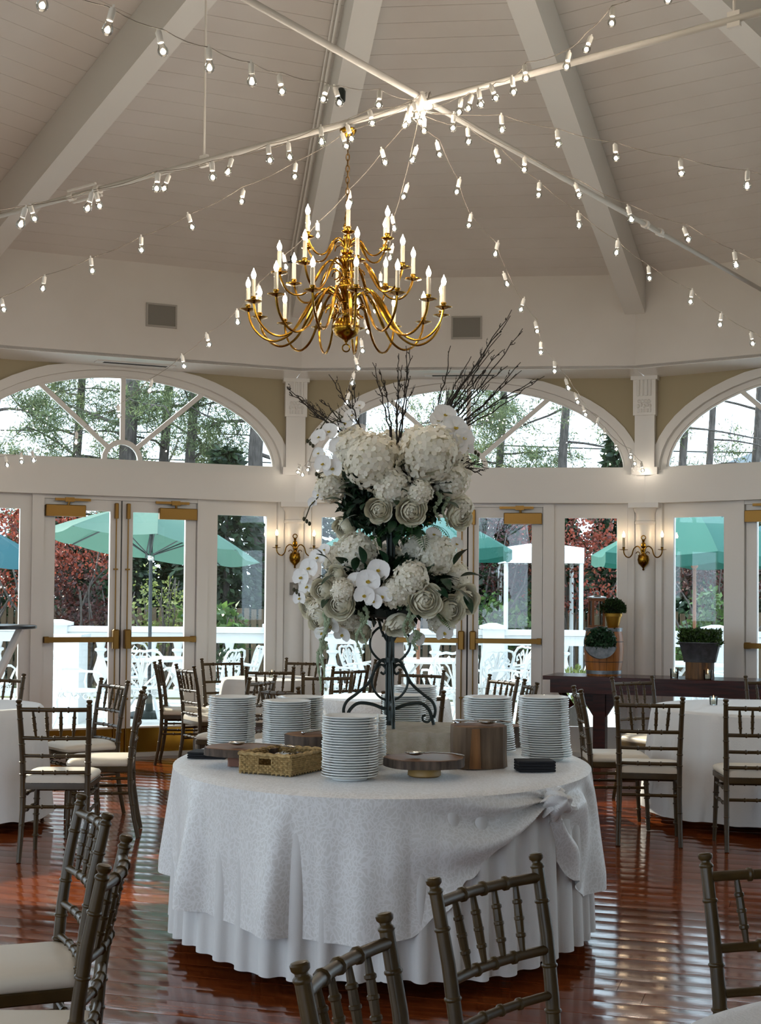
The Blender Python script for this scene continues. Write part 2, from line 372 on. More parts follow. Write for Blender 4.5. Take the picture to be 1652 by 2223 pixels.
# ------------------------------------------------------------------ walls: one bay per side of the twelve sided room
def ell(a, b, n=28, z0=ZSILL, zmax=9): return [(-a*math.cos(pi*i/n), min(z0+b*math.sin(pi*i/n), zmax)) for i in range(n+1)]
SIDE = {0: 'left', 1: 'center', 2: 'right', 3: 'far_right', -1: 'far_left', -2: 'near_left', -3: 'rear_left', 4: 'near_right', 5: 'rear_right'}
NWIN = [0]; NDOOR = [0]
AW, AH = 1.54, .855           # arched opening
def push_bar_door(k, s, detailed):
    """one door leaf, s = -1 left leaf, +1 right leaf; local x runs from the meeting stile outwards"""
    NDOOR[0] += 1; loc, rz = bay_place(k)
    d = struct('door_%d' % NDOOR[0], loc, rz)
    X = lambda v: v*s
    def bx(mb, x0, x1, y0, y1, z0, z1, b=.0): a_, b_ = sorted((X(x0), X(x1))); return mb.box(a_, b_, y0, y1, z0, z1) if not b else mb.bbox(a_, b_, y0, y1, z0, z1, b)
    y0, y1 = .015, .06; fr = MB()
    bx(fr, .007, .105, y0, y1, .01, 2.334); bx(fr, .605, .705, y0, y1, .01, 2.334)
    bx(fr, .105, .605, y0, y1, 2.235, 2.334); bx(fr, .105, .605, y0, y1, .01, .27)
    fr.obj('door_frame', PAINT, d, smooth=False)
    bx(MB(), .10, .61, .034, .040, .265, 2.24).obj('glass_pane', GLASS, d, smooth=False)
    bx(MB(), .012, .70, y0-.004, y0, .03, .255).obj('kick_plate', KICK, d, smooth=False)
    if detailed:
        bx(MB(), .045, .70, -.058, -.022, 1.045, 1.092, .006).obj('push_bar', BRONZE, d)
        hb = MB(); bx(hb, .025, .085, -.066, y0, .985, 1.16, .01); hb.obj('latch_case', BRONZE, d)
        bx(MB(), .655, .70, -.05, y0, 1.04, 1.097, .005).obj('bar_bracket', BRONZE, d)
        MB().tube([(X(.055), -.008, 1.16), (X(.055), -.008, 2.24)], .006, 6).obj('vertical_rod', BRONZE, d)
        MB().tube([(X(.055), -.008, .03), (X(.055), -.008, .985)], .006, 6).obj('vertical_rod', BRONZE, d)
        bx(MB(), .038, .072, -.03, y0, 2.17, 2.31, .005).obj('rod_case', BRONZE, d)
        for z in (1.70, .52): bx(MB(), .037, .073, -.02, y0, z, z+.014).obj('rod_guide', BRONZE, d, smooth=False)
        bx(MB(), .34, .70, -.045, y0, 2.175, 2.28, .006).obj('door_closer', BRONZE, d)
        arm = MB(); bx(arm, .30, .62, -.05, -.035, 2.315, 2.338); bx(arm, .45, .53, -.06, -.02, 2.305, 2.345); arm.tube([(X(.5), -.03, 2.27), (X(.49), -.04, 2.33)], .012, 6)
        arm.obj('closer_arm', BRONZE, d)
    return d
def bay(k, detailed):
    loc, rz = bay_place(k); wl = struct('wall_'+SIDE[k], loc, rz)
    # tan panel with arched opening, between beam and soffit
    outer = ell(AW, AH); rect = []
    for x, z in outer:
        if x <= -AW+1e-6 or x >= AW-1e-6: rect.append((math.copysign(HW, x), ZSILL))
        else:
            sx = HW/abs(x) if abs(x) > 1e-6 else 1e9; sz = (ZSOF+.02-ZSILL)/max(z-ZSILL, 1e-6); f_ = min(sx, sz)
            rect.append((x*f_, ZSILL+(z-ZSILL)*f_))
    # add the top corners
    mb = MB(); n = len(outer)
    for i in range(n-1):
        P = [outer[i], outer[i+1], rect[i+1], rect[i]]
        if abs(rect[i][0]) >= HW-1e-4 and abs(rect[i+1][0]) < HW-1e-4 or abs(rect[i+1][0]) >= HW-1e-4 and abs(rect[i][0]) < HW-1e-4:
            P = [outer[i], outer[i+1], rect[i+1], (math.copysign(HW, rect[i][0]+rect[i+1][0]), ZSOF+.02), rect[i]]
        mb.prism(P, 0, .14)
    mb.obj('wall_panel', TAN, wl, smooth=False)
    MB().strip(ell(AW+.085, AH+.085, zmax=ZSOF-.001), ell(AW-.002, AH-.002), -.03, .1).obj('arch_trim', PAINT, wl)
    # fascia above, soffit, header beam and sill
    yf = -(RWI-RFI)
    MB().box(-HF, HF, yf, yf+.05, ZSOF+.004, ZSPR+.05).obj('fascia_panel', PAINT2, wl, smooth=False)
    MB().add([(-HF, yf, ZSOF), (HF, yf, ZSOF), (HW+.03, .14, ZSOF), (-HW-.03, .14, ZSOF), (-HF, yf, ZSOF+.03), (HF, yf, ZSOF+.03), (HW+.03, .14, ZSOF+.03), (-HW-.03, .14, ZSOF+.03)],
             [(0, 1, 2, 3), (7, 6, 5, 4), (0, 4, 5, 1), (1, 5, 6, 2), (2, 6, 7, 3), (3, 7, 4, 0)]).obj('soffit', SOFFIT, wl, smooth=False)
    def mitre(y0, y1, z0, z1, nm):
        c = math.tan(pi/12); MB().add([(-HW-y0*c, y0, z0), (HW+y0*c, y0, z0), (HW+y1*c, y1, z0), (-HW-y1*c, y1, z0), (-HW-y0*c, y0, z1), (HW+y0*c, y0, z1), (HW+y1*c, y1, z1), (-HW-y1*c, y1, z1)],
            [(0, 3, 2, 1), (4, 5, 6, 7), (0, 1, 5, 4), (1, 2, 6, 5), (2, 3, 7, 6), (3, 0, 4, 7)]).obj(nm, PAINT, wl, smooth=False)
    mitre(-.09, .14, ZH, ZB, 'header_beam'); mitre(-.03, .14, ZB, ZSILL, 'arch_sill')
    mitre(-.02, .10, -.01, .035, 'threshold')
    jb = MB()
    for s in (-1, 1):
        for x0, x1, ya, yb in ((.71, .815, -.02, .1), (1.50, 1.56, -.035, .1), (1.56, 1.60, -.02, .1), (1.60, HW, -.005, .1)):
            a_, b_ = sorted((x0*s, x1*s)); jb.box(a_, b_, ya, yb, .0, ZH)
    jb.box(-.815, .815, -.01, .1, 2.335, ZH+.004)
    for s in (-1, 1): a_, b_ = sorted((.695*s, .715*s)); jb.box(a_, b_, .062, .1, 0, 2.34)
    MB().box(-.02, .02, .061, .075, .02, 2.335).obj('astragal', material('dark_door_seal_%d' % k, '#1d1b1a', .8), wl, smooth=False)
    jb.obj('jamb', PAINT, wl, smooth=False)
    # arched window
    NWIN[0] += 1; wn = struct('window_%d' % NWIN[0], loc, rz)
    ins = ell(AW-.06, AH-.055); MB().strip(ell(AW-.003, AH-.003), ins, .015, .06).obj('sash', PAINT, wn)
    MB().strip(ell(AW-.06, AH-.055), ell(AW-.075, AH-.07), .03, .055).obj('glazing_bead', PAINT, wn)
    MB().box(-AW+.02, AW-.02, .012, .065, ZSILL, ZSILL+.035).obj('bottom_rail', PAINT, wn, smooth=False)
    gl = ell(AW-.065, AH-.06); MB().prism([(x, z+.03 if i in (0, len(gl)-1) else z) for i, (x, z) in enumerate(gl)], .040, .044).obj('glass_pane', GLASS, wn, smooth=False)
    z0 = ZSILL+.03
    MB().box(-.021, .021, .022, .062, z0+.17, ZSILL+AH-.04).obj('muntin', PAINT, wn, smooth=False)
    MB().strip([(.19*math.cos(pi*i/12), z0+.19*math.sin(pi*i/12)) for i in range(13)], [(.145*math.cos(pi*i/12), z0+.145*math.sin(pi*i/12)) for i in range(13)], .02, .062).obj('muntin', PAINT, wn)
    for s in (-1, 1):
        an = math.radians(41); d = Vector((math.cos(an)*s, math.sin(an))); p0 = d*.17; lo = .2
        while (lo*d.x/(AW-.05))**2 + ((lo*d.y+.03)/(AH-.05))**2 < 1: lo += .01
        p1 = d*lo; nx = Vector((-d.y, d.x))*.021
        MB().prism([((p+q).x, z0+(p+q).y) for p, q in ((p0, -nx), (p1, -nx), (p1, nx), (p0, nx))], .022, .062).obj('muntin', PAINT, wn, smooth=False)
    # sidelights
    for s in (-1, 1):
        NWIN[0] += 1; sw = struct('window_%d' % NWIN[0], loc, rz); fr = MB()
        for x0, x1, za, zb in ((.812, .915, .02, ZH+.005), (1.405, 1.503, .02, ZH+.005), (.915, 1.405, 2.235, ZH+.005), (.915, 1.405, .02, .27)):
            a_, b_ = sorted((x0*s, x1*s)); fr.box(a_, b_, .015, .06, za, zb)
        fr.obj('window_frame', PAINT, sw, smooth=False)
        a_, b_ = sorted((.91*s, 1.41*s)); MB().box(a_, b_, .034, .040, .265, 2.24).obj('glass_pane', GLASS, sw, smooth=False)
    for s in (-1, 1): push_bar_door(k, s, detailed)
for k in (0, 1, 2): bay(k, True)
for k in (-1, 3, -2, 4, -3, 5): bay(k, k == 3)
# corner columns with carved pilasters above
def capital(o):
    MB().box(-.105, .105, -.13, .0, 3.19, ZSOF-.01).obj('capital_block', PAINT, o, smooth=False)
    fl = MB()
    for x in (-.055, -.02, .02, .055): fl.bbox(x-.011, x+.011, -.142, -.128, 3.37, 3.53, .003)
    for j in range(4): fl.torus((-.045+.03*j, -.132, 3.32), .012, .006, 'Y', 10, 5)
    for j in range(5): fl.ball((-.056+.028*j, -.132, 3.275+.01*(j % 2)), .013, 8, 5, 1.5)
    for j in range(5): fl.bbox(-.062+.0275*j, -.046+.0275*j, -.14, -.128, 3.215, 3.25, .003)
    fl.obj('carved_relief', PAINT, o)
    MB().box(-.125, .125, -.15, .0, ZSOF-.035, ZSOF).obj('capital_cap', PAINT, o, smooth=False)
for k in range(-3, 9):
    x, y, a = corner(k, RW); o = trim((x, y, 0), -a)
    MB().box(-.092, .092, -.11, .12, ZB, 3.2).obj('pilaster', PAINT, o, smooth=False)
    MB().box(-.12, .12, -.12, .1, ZB-.005, ZB+.07).obj('pilaster_base', PAINT, o, smooth=False)
    capital(o)
    c0 = -.03
    MB().lathe([(.128, .0), (.128, .10), (.112, .115), (.118, .14), (.1, .16), (.098, .9), (.094, 2.17), (.104, 2.18), (.104, 2.20), (.094, 2.205), (.094, 2.28), (.118, 2.31), (.118, 2.33)], 28, (0, c0, 0)).obj('column_shaft', PAINT, o)
    MB().box(-.14, .14, -.17, .1, 2.325, ZH+.002).obj('column_cap', PAINT, o, smooth=False)
    MB().box(-.17, .17, -.02, .1, 0, ZH).obj('column_backing', PAINT, o, smooth=False)

# unseen hall added behind the camera to limit front light, left side open
wb = struct('wall_added_rear'); MB().box(-.5, 5.6, -5.1, -5.0, 0, 3.6).obj('wall_panel', TAN, wb, smooth=False)
wr = struct('wall_added_side'); MB().box(5.5, 5.6, -5.0, 4.6, 0, 3.6).obj('wall_panel', TAN, wr, smooth=False)
MB().box(-5.6, 5.6, -5.1, 1.9, 3.6, 3.7).obj('added_hall_ceiling', PAINT2, ceil, smooth=False)
for sx in (-1, 1): MB().add([(sx*5.6, 1.9, 3.6), (sx*5.6, 4.6, 3.6), (sx*3.0, 1.9, 3.6), (sx*5.6, 1.9, 3.7), (sx*5.6, 4.6, 3.7), (sx*3.0, 1.9, 3.7)], [(0, 1, 2), (5, 4, 3), (0, 3, 4, 1), (1, 4, 5, 2), (2, 5, 3, 0)]).obj('added_hall_ceiling', PAINT2, ceil, smooth=False)

for k in (6, 7, 8):      # header over the open side of the round room
    loc, rz = bay_place(k); o = trim(loc, rz); yf = -(RWI-RFI)
    MB().box(-HF, HF, yf, yf+.05, ZSOF, ZSPR+.05).obj('fascia_panel', PAINT2, o, smooth=False)
    MB().box(-HW, HW, yf, .12, ZSOF, ZSOF+.03).obj('soffit', SOFFIT, o, smooth=False)
# ------------------------------------------------------------------ wall fittings
GRILLE = material('grey_speaker_mesh', '#85827c', .8, bump=(300, .4)); VENTIN = material('dark_vent_slot', '#2c2c2c', .8)
for k, lx, lz, nm in ((0, .19, 3.955, 'left'), (1, .0, 3.945, 'center')):
    a = azk(k); (mx, my, _), rz = bay_place(k); yf = -(RWI-RFI)
    p = Vector((mx, my, 0)) + Matrix.Rotation(rz, 3, 'Z') @ Vector((lx, yf, lz))
    t = thing('wall_speaker', {'left': 'square grey wall speaker on the white fascia above the left arched window', 'center': 'square grey wall speaker on the fascia right of the brass chandelier'}[nm], 'speaker', p, rz)
    fr = MB(); h, v = .140, .105
    for q in ((-h, h, -.016, 0, v-.016, v), (-h, h, -.016, 0, -v, -v+.016), (-h, -h+.016, -.016, 0, -v+.016, v-.016), (h-.016, h, -.016, 0, -v+.016, v-.016)): fr.box(*q)
    fr.obj('speaker_frame', material('grey_frame_'+nm, '#a5a19b', .6), t, smooth=False)
    MB().bbox(-h+.012, h-.012, -.010, 0, -v+.012, v-.012, .004).obj('grille', GRILLE, t)
for k, nm in ((0, 'left'), (1, 'center')):
    (mx, my, _), rz = bay_place(k); yf = -(RWI-RFI)
    p = Vector((mx, my, 0)) + Matrix.Rotation(rz, 3, 'Z') @ Vector((.03 if k == 0 else -.04, yf+.27, ZSOF))
    t = thing('ceiling_vent', {'left': 'long slot air vent in the soffit over the left arched window', 'center': 'long slot air vent in the soffit behind the tall twigs'}[nm], 'vent', p, rz)
    MB().box(-.36, .36, -.07, .07, -.008, .0).obj('vent_frame', PAINT2, t, smooth=False)
    for yy in (-.02, .02): MB().box(-.29, .29, yy-.012, yy+.012, -.010, -.0079).obj('slot', VENTIN, t, smooth=False)
# small fittings on the far rib
x, y, a = corner(1, 1.0)
def ribpt(k, r, side=0.0, dz=0.0):
    _, _, a = corner(k, 1); sl = (ZAPEX-.36-4.05)/RF
    return (CX+r*math.sin(a)+side*math.cos(a), CYR+r*math.cos(a)-side*math.sin(a), ZAPEX-.36-sl*r+dz)
t = thing('spotlight', 'small dark spotlight fixed under the far ceiling rib near the top', 'spotlight', ribpt(1, 2.75, -.06), 0)
MB().lathe([(.012, -.12), (.02, -.1), (.03, -.09), (.032, -.02), (.02, .0)], 12).obj('lamp_head', IRON, t)
t = thing('sprinkler', 'small dark sprinkler head on the rib left of the chandelier', 'sprinkler', ribpt(1, 4.9, -.2, -.02), 0)
MB().lathe([(.03, -.025), (.03, -.02), (.008, -.018), (.008, .0), (.012, .03)], 10).obj('sprinkler_head', IRON, t)
# ------------------------------------------------------------------ steel tie rods crossing at the hub
HUBZ = 4.05; HUB = Vector((CX, CYR, HUBZ))
RODP = material('grey_white_rod_paint', '#bdb9b3', .5)
def rod(name, az, r0, r1, label, tbs, hangers, dz=0.0):
    t = thing(name, label, 'rod', (CX, CYR, HUBZ+dz), pi/2-az)
    MB().tube([(-r0, 0, 0), (r1, 0, 0)], .017, 10).obj('steel_rod', RODP, t)
    for r in tbs:
        s = MB()
        for e in (-.13, .13): s.tube([(r+e-.02, 0, 0), (r+e+.02, 0, 0)], .03, 8)
        for v in (-.032, .032): s.tube([(r-.14, v*.8, v), (r+.14, v*.8, v)], .009, 6)
        s.obj('turnbuckle', PAINT2, t)
    for r in hangers:
        x, y = CX+r*math.sin(az), CYR+r*math.cos(az)
        zc = min(ZAPEX - SLOPE*max((x-CX)*math.sin(azk(k))+(y-CYR)*math.cos(azk(k)) for k in range(12)), 9)
        MB().tube([(r, 0, 0), (r, 0, zc-HUBZ-dz)], .007, 6).box(r-.03, r+.03, -.01, .01, -.035, .035).obj('hanger_rod', PAINT2, t)
    return t
AZA, AZB = math.radians(-50.6), math.radians(33.2)
rod('tie_rod', AZA, 5.70, 5.70, 'white steel tie rod carrying the chandelier and running to the left', [2.72], [1.62, -1.75])
rod('tie_rod', AZB, 5.70, 5.69, 'white steel tie rod running down to the right behind the bulbs', [3.1], [], .03)
t = thing('tie_rod_hub', 'white steel hub where the two ceiling tie rods cross', 'hub', HUB, 0)
MB().lathe([(.02, -.032), (.036, -.028), (.036, .05), (.02, .054)], 14).obj('hub_plate', PAINT2, t)
# ------------------------------------------------------------------ strings of festoon bulbs from the hub to the columns
STR = {
'running toward the upper left corner above the left rib': [(-1.041,4.286,3.278),(-.907,4.617,3.336),(-.776,4.945,3.392),(-.651,5.256,3.45),(-.523,5.575,3.514),(-.422,5.825,3.567),(-.268,6.209,3.671),(-.202,6.373,3.712),(-.027,6.807,3.853)],
'just below the left tie rod, larger bulbs': [(-1.522,5.954,3.038),(-1.283,6.148,3.161),(-1.019,6.363,3.313),(-.79,6.549,3.42),(-.543,6.75,3.563),(-.306,6.943,3.713),(-.06,7.142,3.877)],
'just below the left tie rod, smaller bulbs': [(-1.731,7.037,3.348),(-1.42,7.087,3.429),(-1.106,7.138,3.534),(-.792,7.188,3.633),(-.481,7.238,3.729),(-.168,7.288,3.843)],
'crossing the left fascia above the square speaker': [(-2.202,8.258,3.136),(-1.954,8.163,3.238),(-1.648,8.047,3.318),(-1.351,7.933,3.412),(-1.054,7.82,3.515),(-.771,7.711,3.63),(-.477,7.599,3.736),(-.199,7.493,3.869)],
'dropping past the chandelier across the left arched window': [(.007,7.569,3.806),(-.184,7.804,3.653),(-.37,8.033,3.526),(-.565,8.272,3.401),(-.752,8.503,3.272),(-.883,8.664,3.149),(-1.086,8.913,3.056),(-1.272,9.142,2.954),(-1.547,9.481,2.843),(-1.81,9.805,2.715),(-2.207,10.294,2.579),(-2.642,10.829,2.492),(-2.774,10.991,2.496),(-2.936,11.19,2.487),(-3.2,11.55,2.52)],
'dropping behind the chandelier to the column left of the flowers': [(.152,7.575,3.821),(.111,7.835,3.698),(.063,8.129,3.594),(.039,8.281,3.462),(-.014,8.611,3.371),(-.047,8.819,3.258),(-.092,9.097,3.179),(-.129,9.332,3.095),(-.158,9.514,3.008),(-.203,9.795,2.95),(-.251,10.09,2.853),(-.326,10.557,2.726),(-.389,10.957,2.612),(-.45,11.332,2.558),(-.525,11.8,2.521),(-.648,12.573,2.591)],
'dropping to the column right of the middle arch': [(.3,7.635,3.873),(.41,7.925,3.754),(.491,8.137,3.621),(.683,8.638,3.575),(.779,8.89,3.447),(.896,9.197,3.35),(1.043,9.582,3.282),(1.079,9.677,3.155),(1.218,10.041,3.084),(1.368,10.432,3.021),(1.474,10.71,2.958),(1.569,10.959,2.896),(1.704,11.313,2.85),(1.823,11.624,2.801),(1.989,12.059,2.745),(2.213,12.645,2.733),(2.282,12.826,2.692),(2.418,13.182,2.666)],
'crossing the lower end of the right ceiling rib': [(.451,7.558,3.918),(.625,7.7,3.861),(.863,7.893,3.731),(1.118,8.1,3.614),(1.365,8.301,3.508),(1.594,8.487,3.402),(1.892,8.729,3.313),(2.117,8.912,3.208),(2.378,9.124,3.128),(2.7,9.38,3.02)],
'following the right tie rod': [(.358,7.372,3.93),(.737,7.433,3.734),(1.032,7.48,3.616),(1.317,7.526,3.498),(1.629,7.576,3.408),(1.896,7.618,3.281),(2.2,7.67,3.18)],
'crossing the middle of the right ceiling rib': [(.599,7.188,3.862),(.872,7.084,3.759),(1.144,6.98,3.659),(1.442,6.866,3.552),(1.733,6.755,3.458),(2.05,6.64,3.36)],
'rising to the upper right corner with the largest bulbs': [(.377,7.113,3.927),(.42,7.061,3.928),(.477,6.99,3.923),(.544,6.909,3.927),(.622,6.812,3.923),(.675,6.747,3.967),(.842,6.541,3.947),(.92,6.446,3.993),(1.016,6.328,4.067),(1.218,6.079,4.069),(1.42,5.83,4.12)],
}
Rb = random.Random(3)
soc_me = MB().lathe([(.0105, .030), (.012, .033), (.012, .068), (.008, .073)], 10).add([(-.004,0,.07),(.004,0,.07),(.004,0,.085),(-.004,0,.085)], [(0,1,2,3)]).mesh('lamp_socket', SOCKET)
bul_me = MB().lathe([(.003, -.0195), (.010, -.0165), (.0165, -.010), (.0195, 0), (.0175, .010), (.0125, .018), (.0115, .031)], 14, cap=False).mesh('glass_globe', CLEAR)
fil_me = MB().lathe([(.002, -.010), (.0075, -.007), (.0095, -.001), (.0065, .006), (.002, .010)], 10).mesh('filament', FILAMENT)
extra = [(-.05,.03,-.07),(-.02,-.06,-.11),(.03,-.05,-.06),(-.06,-.02,-.12),(.05,.02,-.03),(0,.05,-.1),(-.08,.02,-.13),(.02,.07,-.14)]
for i, (nm, pts) in enumerate(STR.items()):
    t = thing('string_light', 'string of clear globe bulbs '+nm, 'string lights', HUB, 0)
    if math.hypot(pts[0][0]-CX, pts[0][1]-CYR) > math.hypot(pts[-1][0]-CX, pts[-1][1]-CYR): pts = pts[::-1]
    az = math.atan2(pts[-1][0]-CX, pts[-1][1]-CYR); kc = round((az-PHI)/WEDGE+1.5)
    cx_, cy_, _ = corner(kc, RW-.17); E_ = Vector((cx_, cy_, 2.68)); L_ = Vector(pts[-1]); dist = (E_-L_).length
    nx_ = int(dist/.37); pts = list(pts)      # the rest of the string, on to its column
    for q in range(1, nx_+1):
        f_ = q/(nx_+.4); c_ = L_.lerp(E_, f_); pts.append((c_.x, c_.y, c_.z-.05*dist*math.sin(pi*f_)))
    P = [Vector(p)-HUB for p in pts]; head = [Vector((0, 0, -.04))]
    if i < 8: P = [Vector(extra[i])+Vector((0,0,.02))]+P
    cord = head+[p+Vector((0, 0, .078)) for p in P]
    fine = []
    for q in range(len(cord)-1):
        for s in range(4):
            f_ = s/4; c = cord[q].lerp(cord[q+1], f_); c.z -= .012*math.sin(pi*f_); fine.append(c)
    MB().tube(fine+[cord[-1]], .0019, 5).obj('cord', STRINGCORD, t)
    for p in P:
        rx, ry = Rb.uniform(-.35, .35), Rb.uniform(-.35, .35)
        s_ = link('bulb_socket', soc_me, t, p+Vector((0, 0, 0)), (rx, ry, 0))
        link('globe', bul_me, s_); link('filament', fil_me, s_)
# ------------------------------------------------------------------ brass chandelier
CH = thing('chandelier', 'large three-tier brass chandelier with candle bulbs hanging from the tie rod', 'chandelier', (-.195, 7.66, 0), .12)
ZC = lambda v: 1.5 + (1290-v)*7.66/3100
MB().lathe([(.015, ZC(292)), (.035, ZC(285)), (.046, ZC(277)), (.046, ZC(273)), (.02, ZC(269))], 18).obj('canopy', BRASS, CH)
ch = MB(); zz = ZC(290); i = 0
while zz > ZC(462):
    pts = [(.009*math.cos(2*pi*q/10)*(1 if i % 2 else 0), .009*math.cos(2*pi*q/10)*(0 if i % 2 else 1), zz-.018+.02*math.sin(2*pi*q/10)) for q in range(11)]
    ch.tube(pts, .0032, 5); zz -= .031; i += 1
ch.obj('chain', material('dark_brass_chain', '#5a4426', .4, .9), CH)
prof = [(.008, 742), (.012, 738), (.03, 734), (.062, 727), (.075, 714), (.074, 704), (.058, 692), (.03, 688), (.018, 684), (.022, 678), (.018, 672), (.03, 664), (.04, 656), (.034, 648), (.018, 640), (.03, 632), (.047, 622), (.045, 612), (.03, 604), (.016, 598), (.024, 590), (.03, 582), (.018, 576), (.034, 566), (.036, 556), (.022, 548), (.034, 546), (.036, 541), (.014, 538), (.024, 520), (.02, 508), (.01, 500), (.02, 494), (.024, 488), (.012, 478), (.016, 470), (.01, 462), (.006, 458)]
MB().lathe([(r, ZC(v)) for r, v in prof], 22).obj('stem', BRASS, CH)
MB().torus((0, 0, ZC(754)), .020, .004, 'Y', 16, 6).tube([(0, 0, ZC(748)), (0, 0, ZC(740))], .005, 6).obj('bottom_ring', BRASS, CH)
candle_me = MB().lathe([(.011, 0), (.011, .095), (.007, .097)], 10).mesh('candle_sleeve', CANDLE)
flame_me = MB().lathe([(.003, .094), (.010, .103), (.0135, .116), (.0105, .130), (.004, .143), (.001, .153)], 10).mesh('flame_bulb', FLAME)
def arm(R, K, rt):
    """S shaped arm in the local x,z plane: leaves the stem, arches over, sweeps down in a U and up to the pan"""
    K = [(r, ZC(v)) for r, v in K]; r0, z_att = K[0]; z_pan = K[-1][1]
    P = []
    for i in range(len(K)-1):
        p0, p1, p2, p3 = (Vector(K[max(0, min(len(K)-1, j))]) for j in (i-1, i, i+1, i+2))
        for s in range(4):
            u = s/4; P.append(.5*((2*p1)+(p2-p0)*u+(2*p0-5*p1+4*p2-p3)*u*u+(3*p1-p0-3*p2+p3)*u**3))
    P.append(Vector(K[-1])); P = [(p.x, 0, p.y) for p in P]
    mb = MB().tube(P, [rt*1.45 if len(P)*.30 < i < len(P)*.46 else rt for i in range(len(P))], 7)
    # little scroll on the inner arm
    mb.tube([(r0+.12*R+.03*math.cos(q/9*4.7), 0, z_att-.09*R+.03*math.sin(q/9*4.7)) for q in range(10)], rt*.6, 5)
    mb.lathe([(.004, z_pan-.012), (.02, z_pan-.010), (.046*min(1, R/.4+.15), z_pan-.002), (.047*min(1, R/.4+.15), z_pan+.002), (.018, z_pan+.001), (.012, z_pan+.012), (.016, z_pan+.022), (.015, z_pan+.026)], 14, (R, 0, 0))
    return mb
T1 = [(.03, 655), (.07, 637), (.125, 629), (.165, 640), (.20, 660), (.245, 692), (.30, 724), (.37, 740), (.43, 737), (.48, 722), (.515, 700), (.53, 672)]
T2 = [(.025, 580), (.05, 568), (.09, 564), (.12, 574), (.15, 592), (.19, 622), (.235, 640), (.285, 642), (.325, 632), (.35, 615), (.365, 596)]
T3 = [(.015, 530), (.035, 518), (.06, 516), (.085, 524), (.105, 537), (.135, 553), (.17, 558), (.205, 552), (.23, 538), (.245, 524)]
for R, K, n, off, rt in ((.53, T1, 15, .10, .0068), (.365, T2, 8, .05, .0062), (.245, T3, 6, .45, .005)):
    zpan = ZC(K[-1][1]); am = arm(R, K, rt).mesh('candle_arm', BRASS)
    for i in range(n):
        e = link('candle_arm', am, CH, rot=(0, 0, off+2*pi*i/n))
        link('candle_sleeve', candle_me, e, (R, 0, zpan+.022)); link('flame_bulb', flame_me, e, (R, 0, zpan+.022))
# ------------------------------------------------------------------ two armed brass wall sconces on the columns
sflame_me = flame_me.copy(); sflame_me.materials[0] = SFLAME
for k, lab in ((1, 'two-arm brass candle sconce on the column left of the flowers'), (2, 'two-arm brass candle sconce on the column above the long wooden table')):
    x, y, a = corner(k, RW-.145)
    t = thing('wall_sconce', lab, 'sconce', (x, y, 1.84), -a)
    MB().lathe([(.004, -.10), (.012, -.09), (.006, -.08), (.02, -.065), (.048, -.035), (.056, 0), (.048, .035), (.02, .055), (.012, .07), (.022, .085), (.014, .105), (.026, .125), (.020, .15), (.010, .165), (.015, .18), (.01, .19)], 18).obj('backplate_ball', BRASS, t)
    MB().torus((0, 0, .205), .02, .005, 'Y', 14, 6).tube([(0, 0, 0), (0, .06, 0)], .02, 10).obj('finial_ring', BRASS, t)
    for s in (-1, 1):
        K = [(.012, .06), (.02, .10), (.05, .125), (.085, .10), (.10, .05), (.125, .022), (.155, .03), (.175, .06), (.178, .09)]
        P = [(s*r, -.03, z) for r, z in K]; fine = []
        for i in range(len(P)-1):
            p0, p1, p2, p3 = (Vector(P[max(0, min(len(P)-1, j))]) for j in (i-1, i, i+1, i+2))
            for q in range(3):
                u = q/3; fine.append(.5*((2*p1)+(p2-p0)*u+(2*p0-5*p1+4*p2-p3)*u*u+(3*p1-p0-3*p2+p3)*u**3))
        mb = MB().tube(fine+[Vector(P[-1])], .006, 7)
        mb.tube([(s*(.045+.018*math.cos(q/8*4.7)), -.03, .055+.018*math.sin(q/8*4.7)) for q in range(9)], .004, 5)
        mb.lathe([(.006, .085), (.04, .092), (.041, .096), (.012, .095), (.011, .108), (.015, .118)], 14, (s*.178, -.03, 0))
        e = mb.obj('sconce_arm', BRASS, t)
        link('candle_sleeve', candle_me, e, (s*.178, -.03, .112)); link('flame_bulb', sflame_me, e, (s*.178, -.03, .112))
x, y, a = corner(1, RW-.145)
t = thing('light_switch', 'grey light switch plate on the column below the left sconce', 'switch', (x, y, 1.545), -a)
MB().bbox(-.045, .045, -.010, .03, -.06, .06, .004).obj('cover_plate', GRILLE, t)
MB().bbox(-.018, .018, -.016, -.008, -.035, .035, .003).obj('rocker', material('grey_rocker', '#a19d97', .5), t)
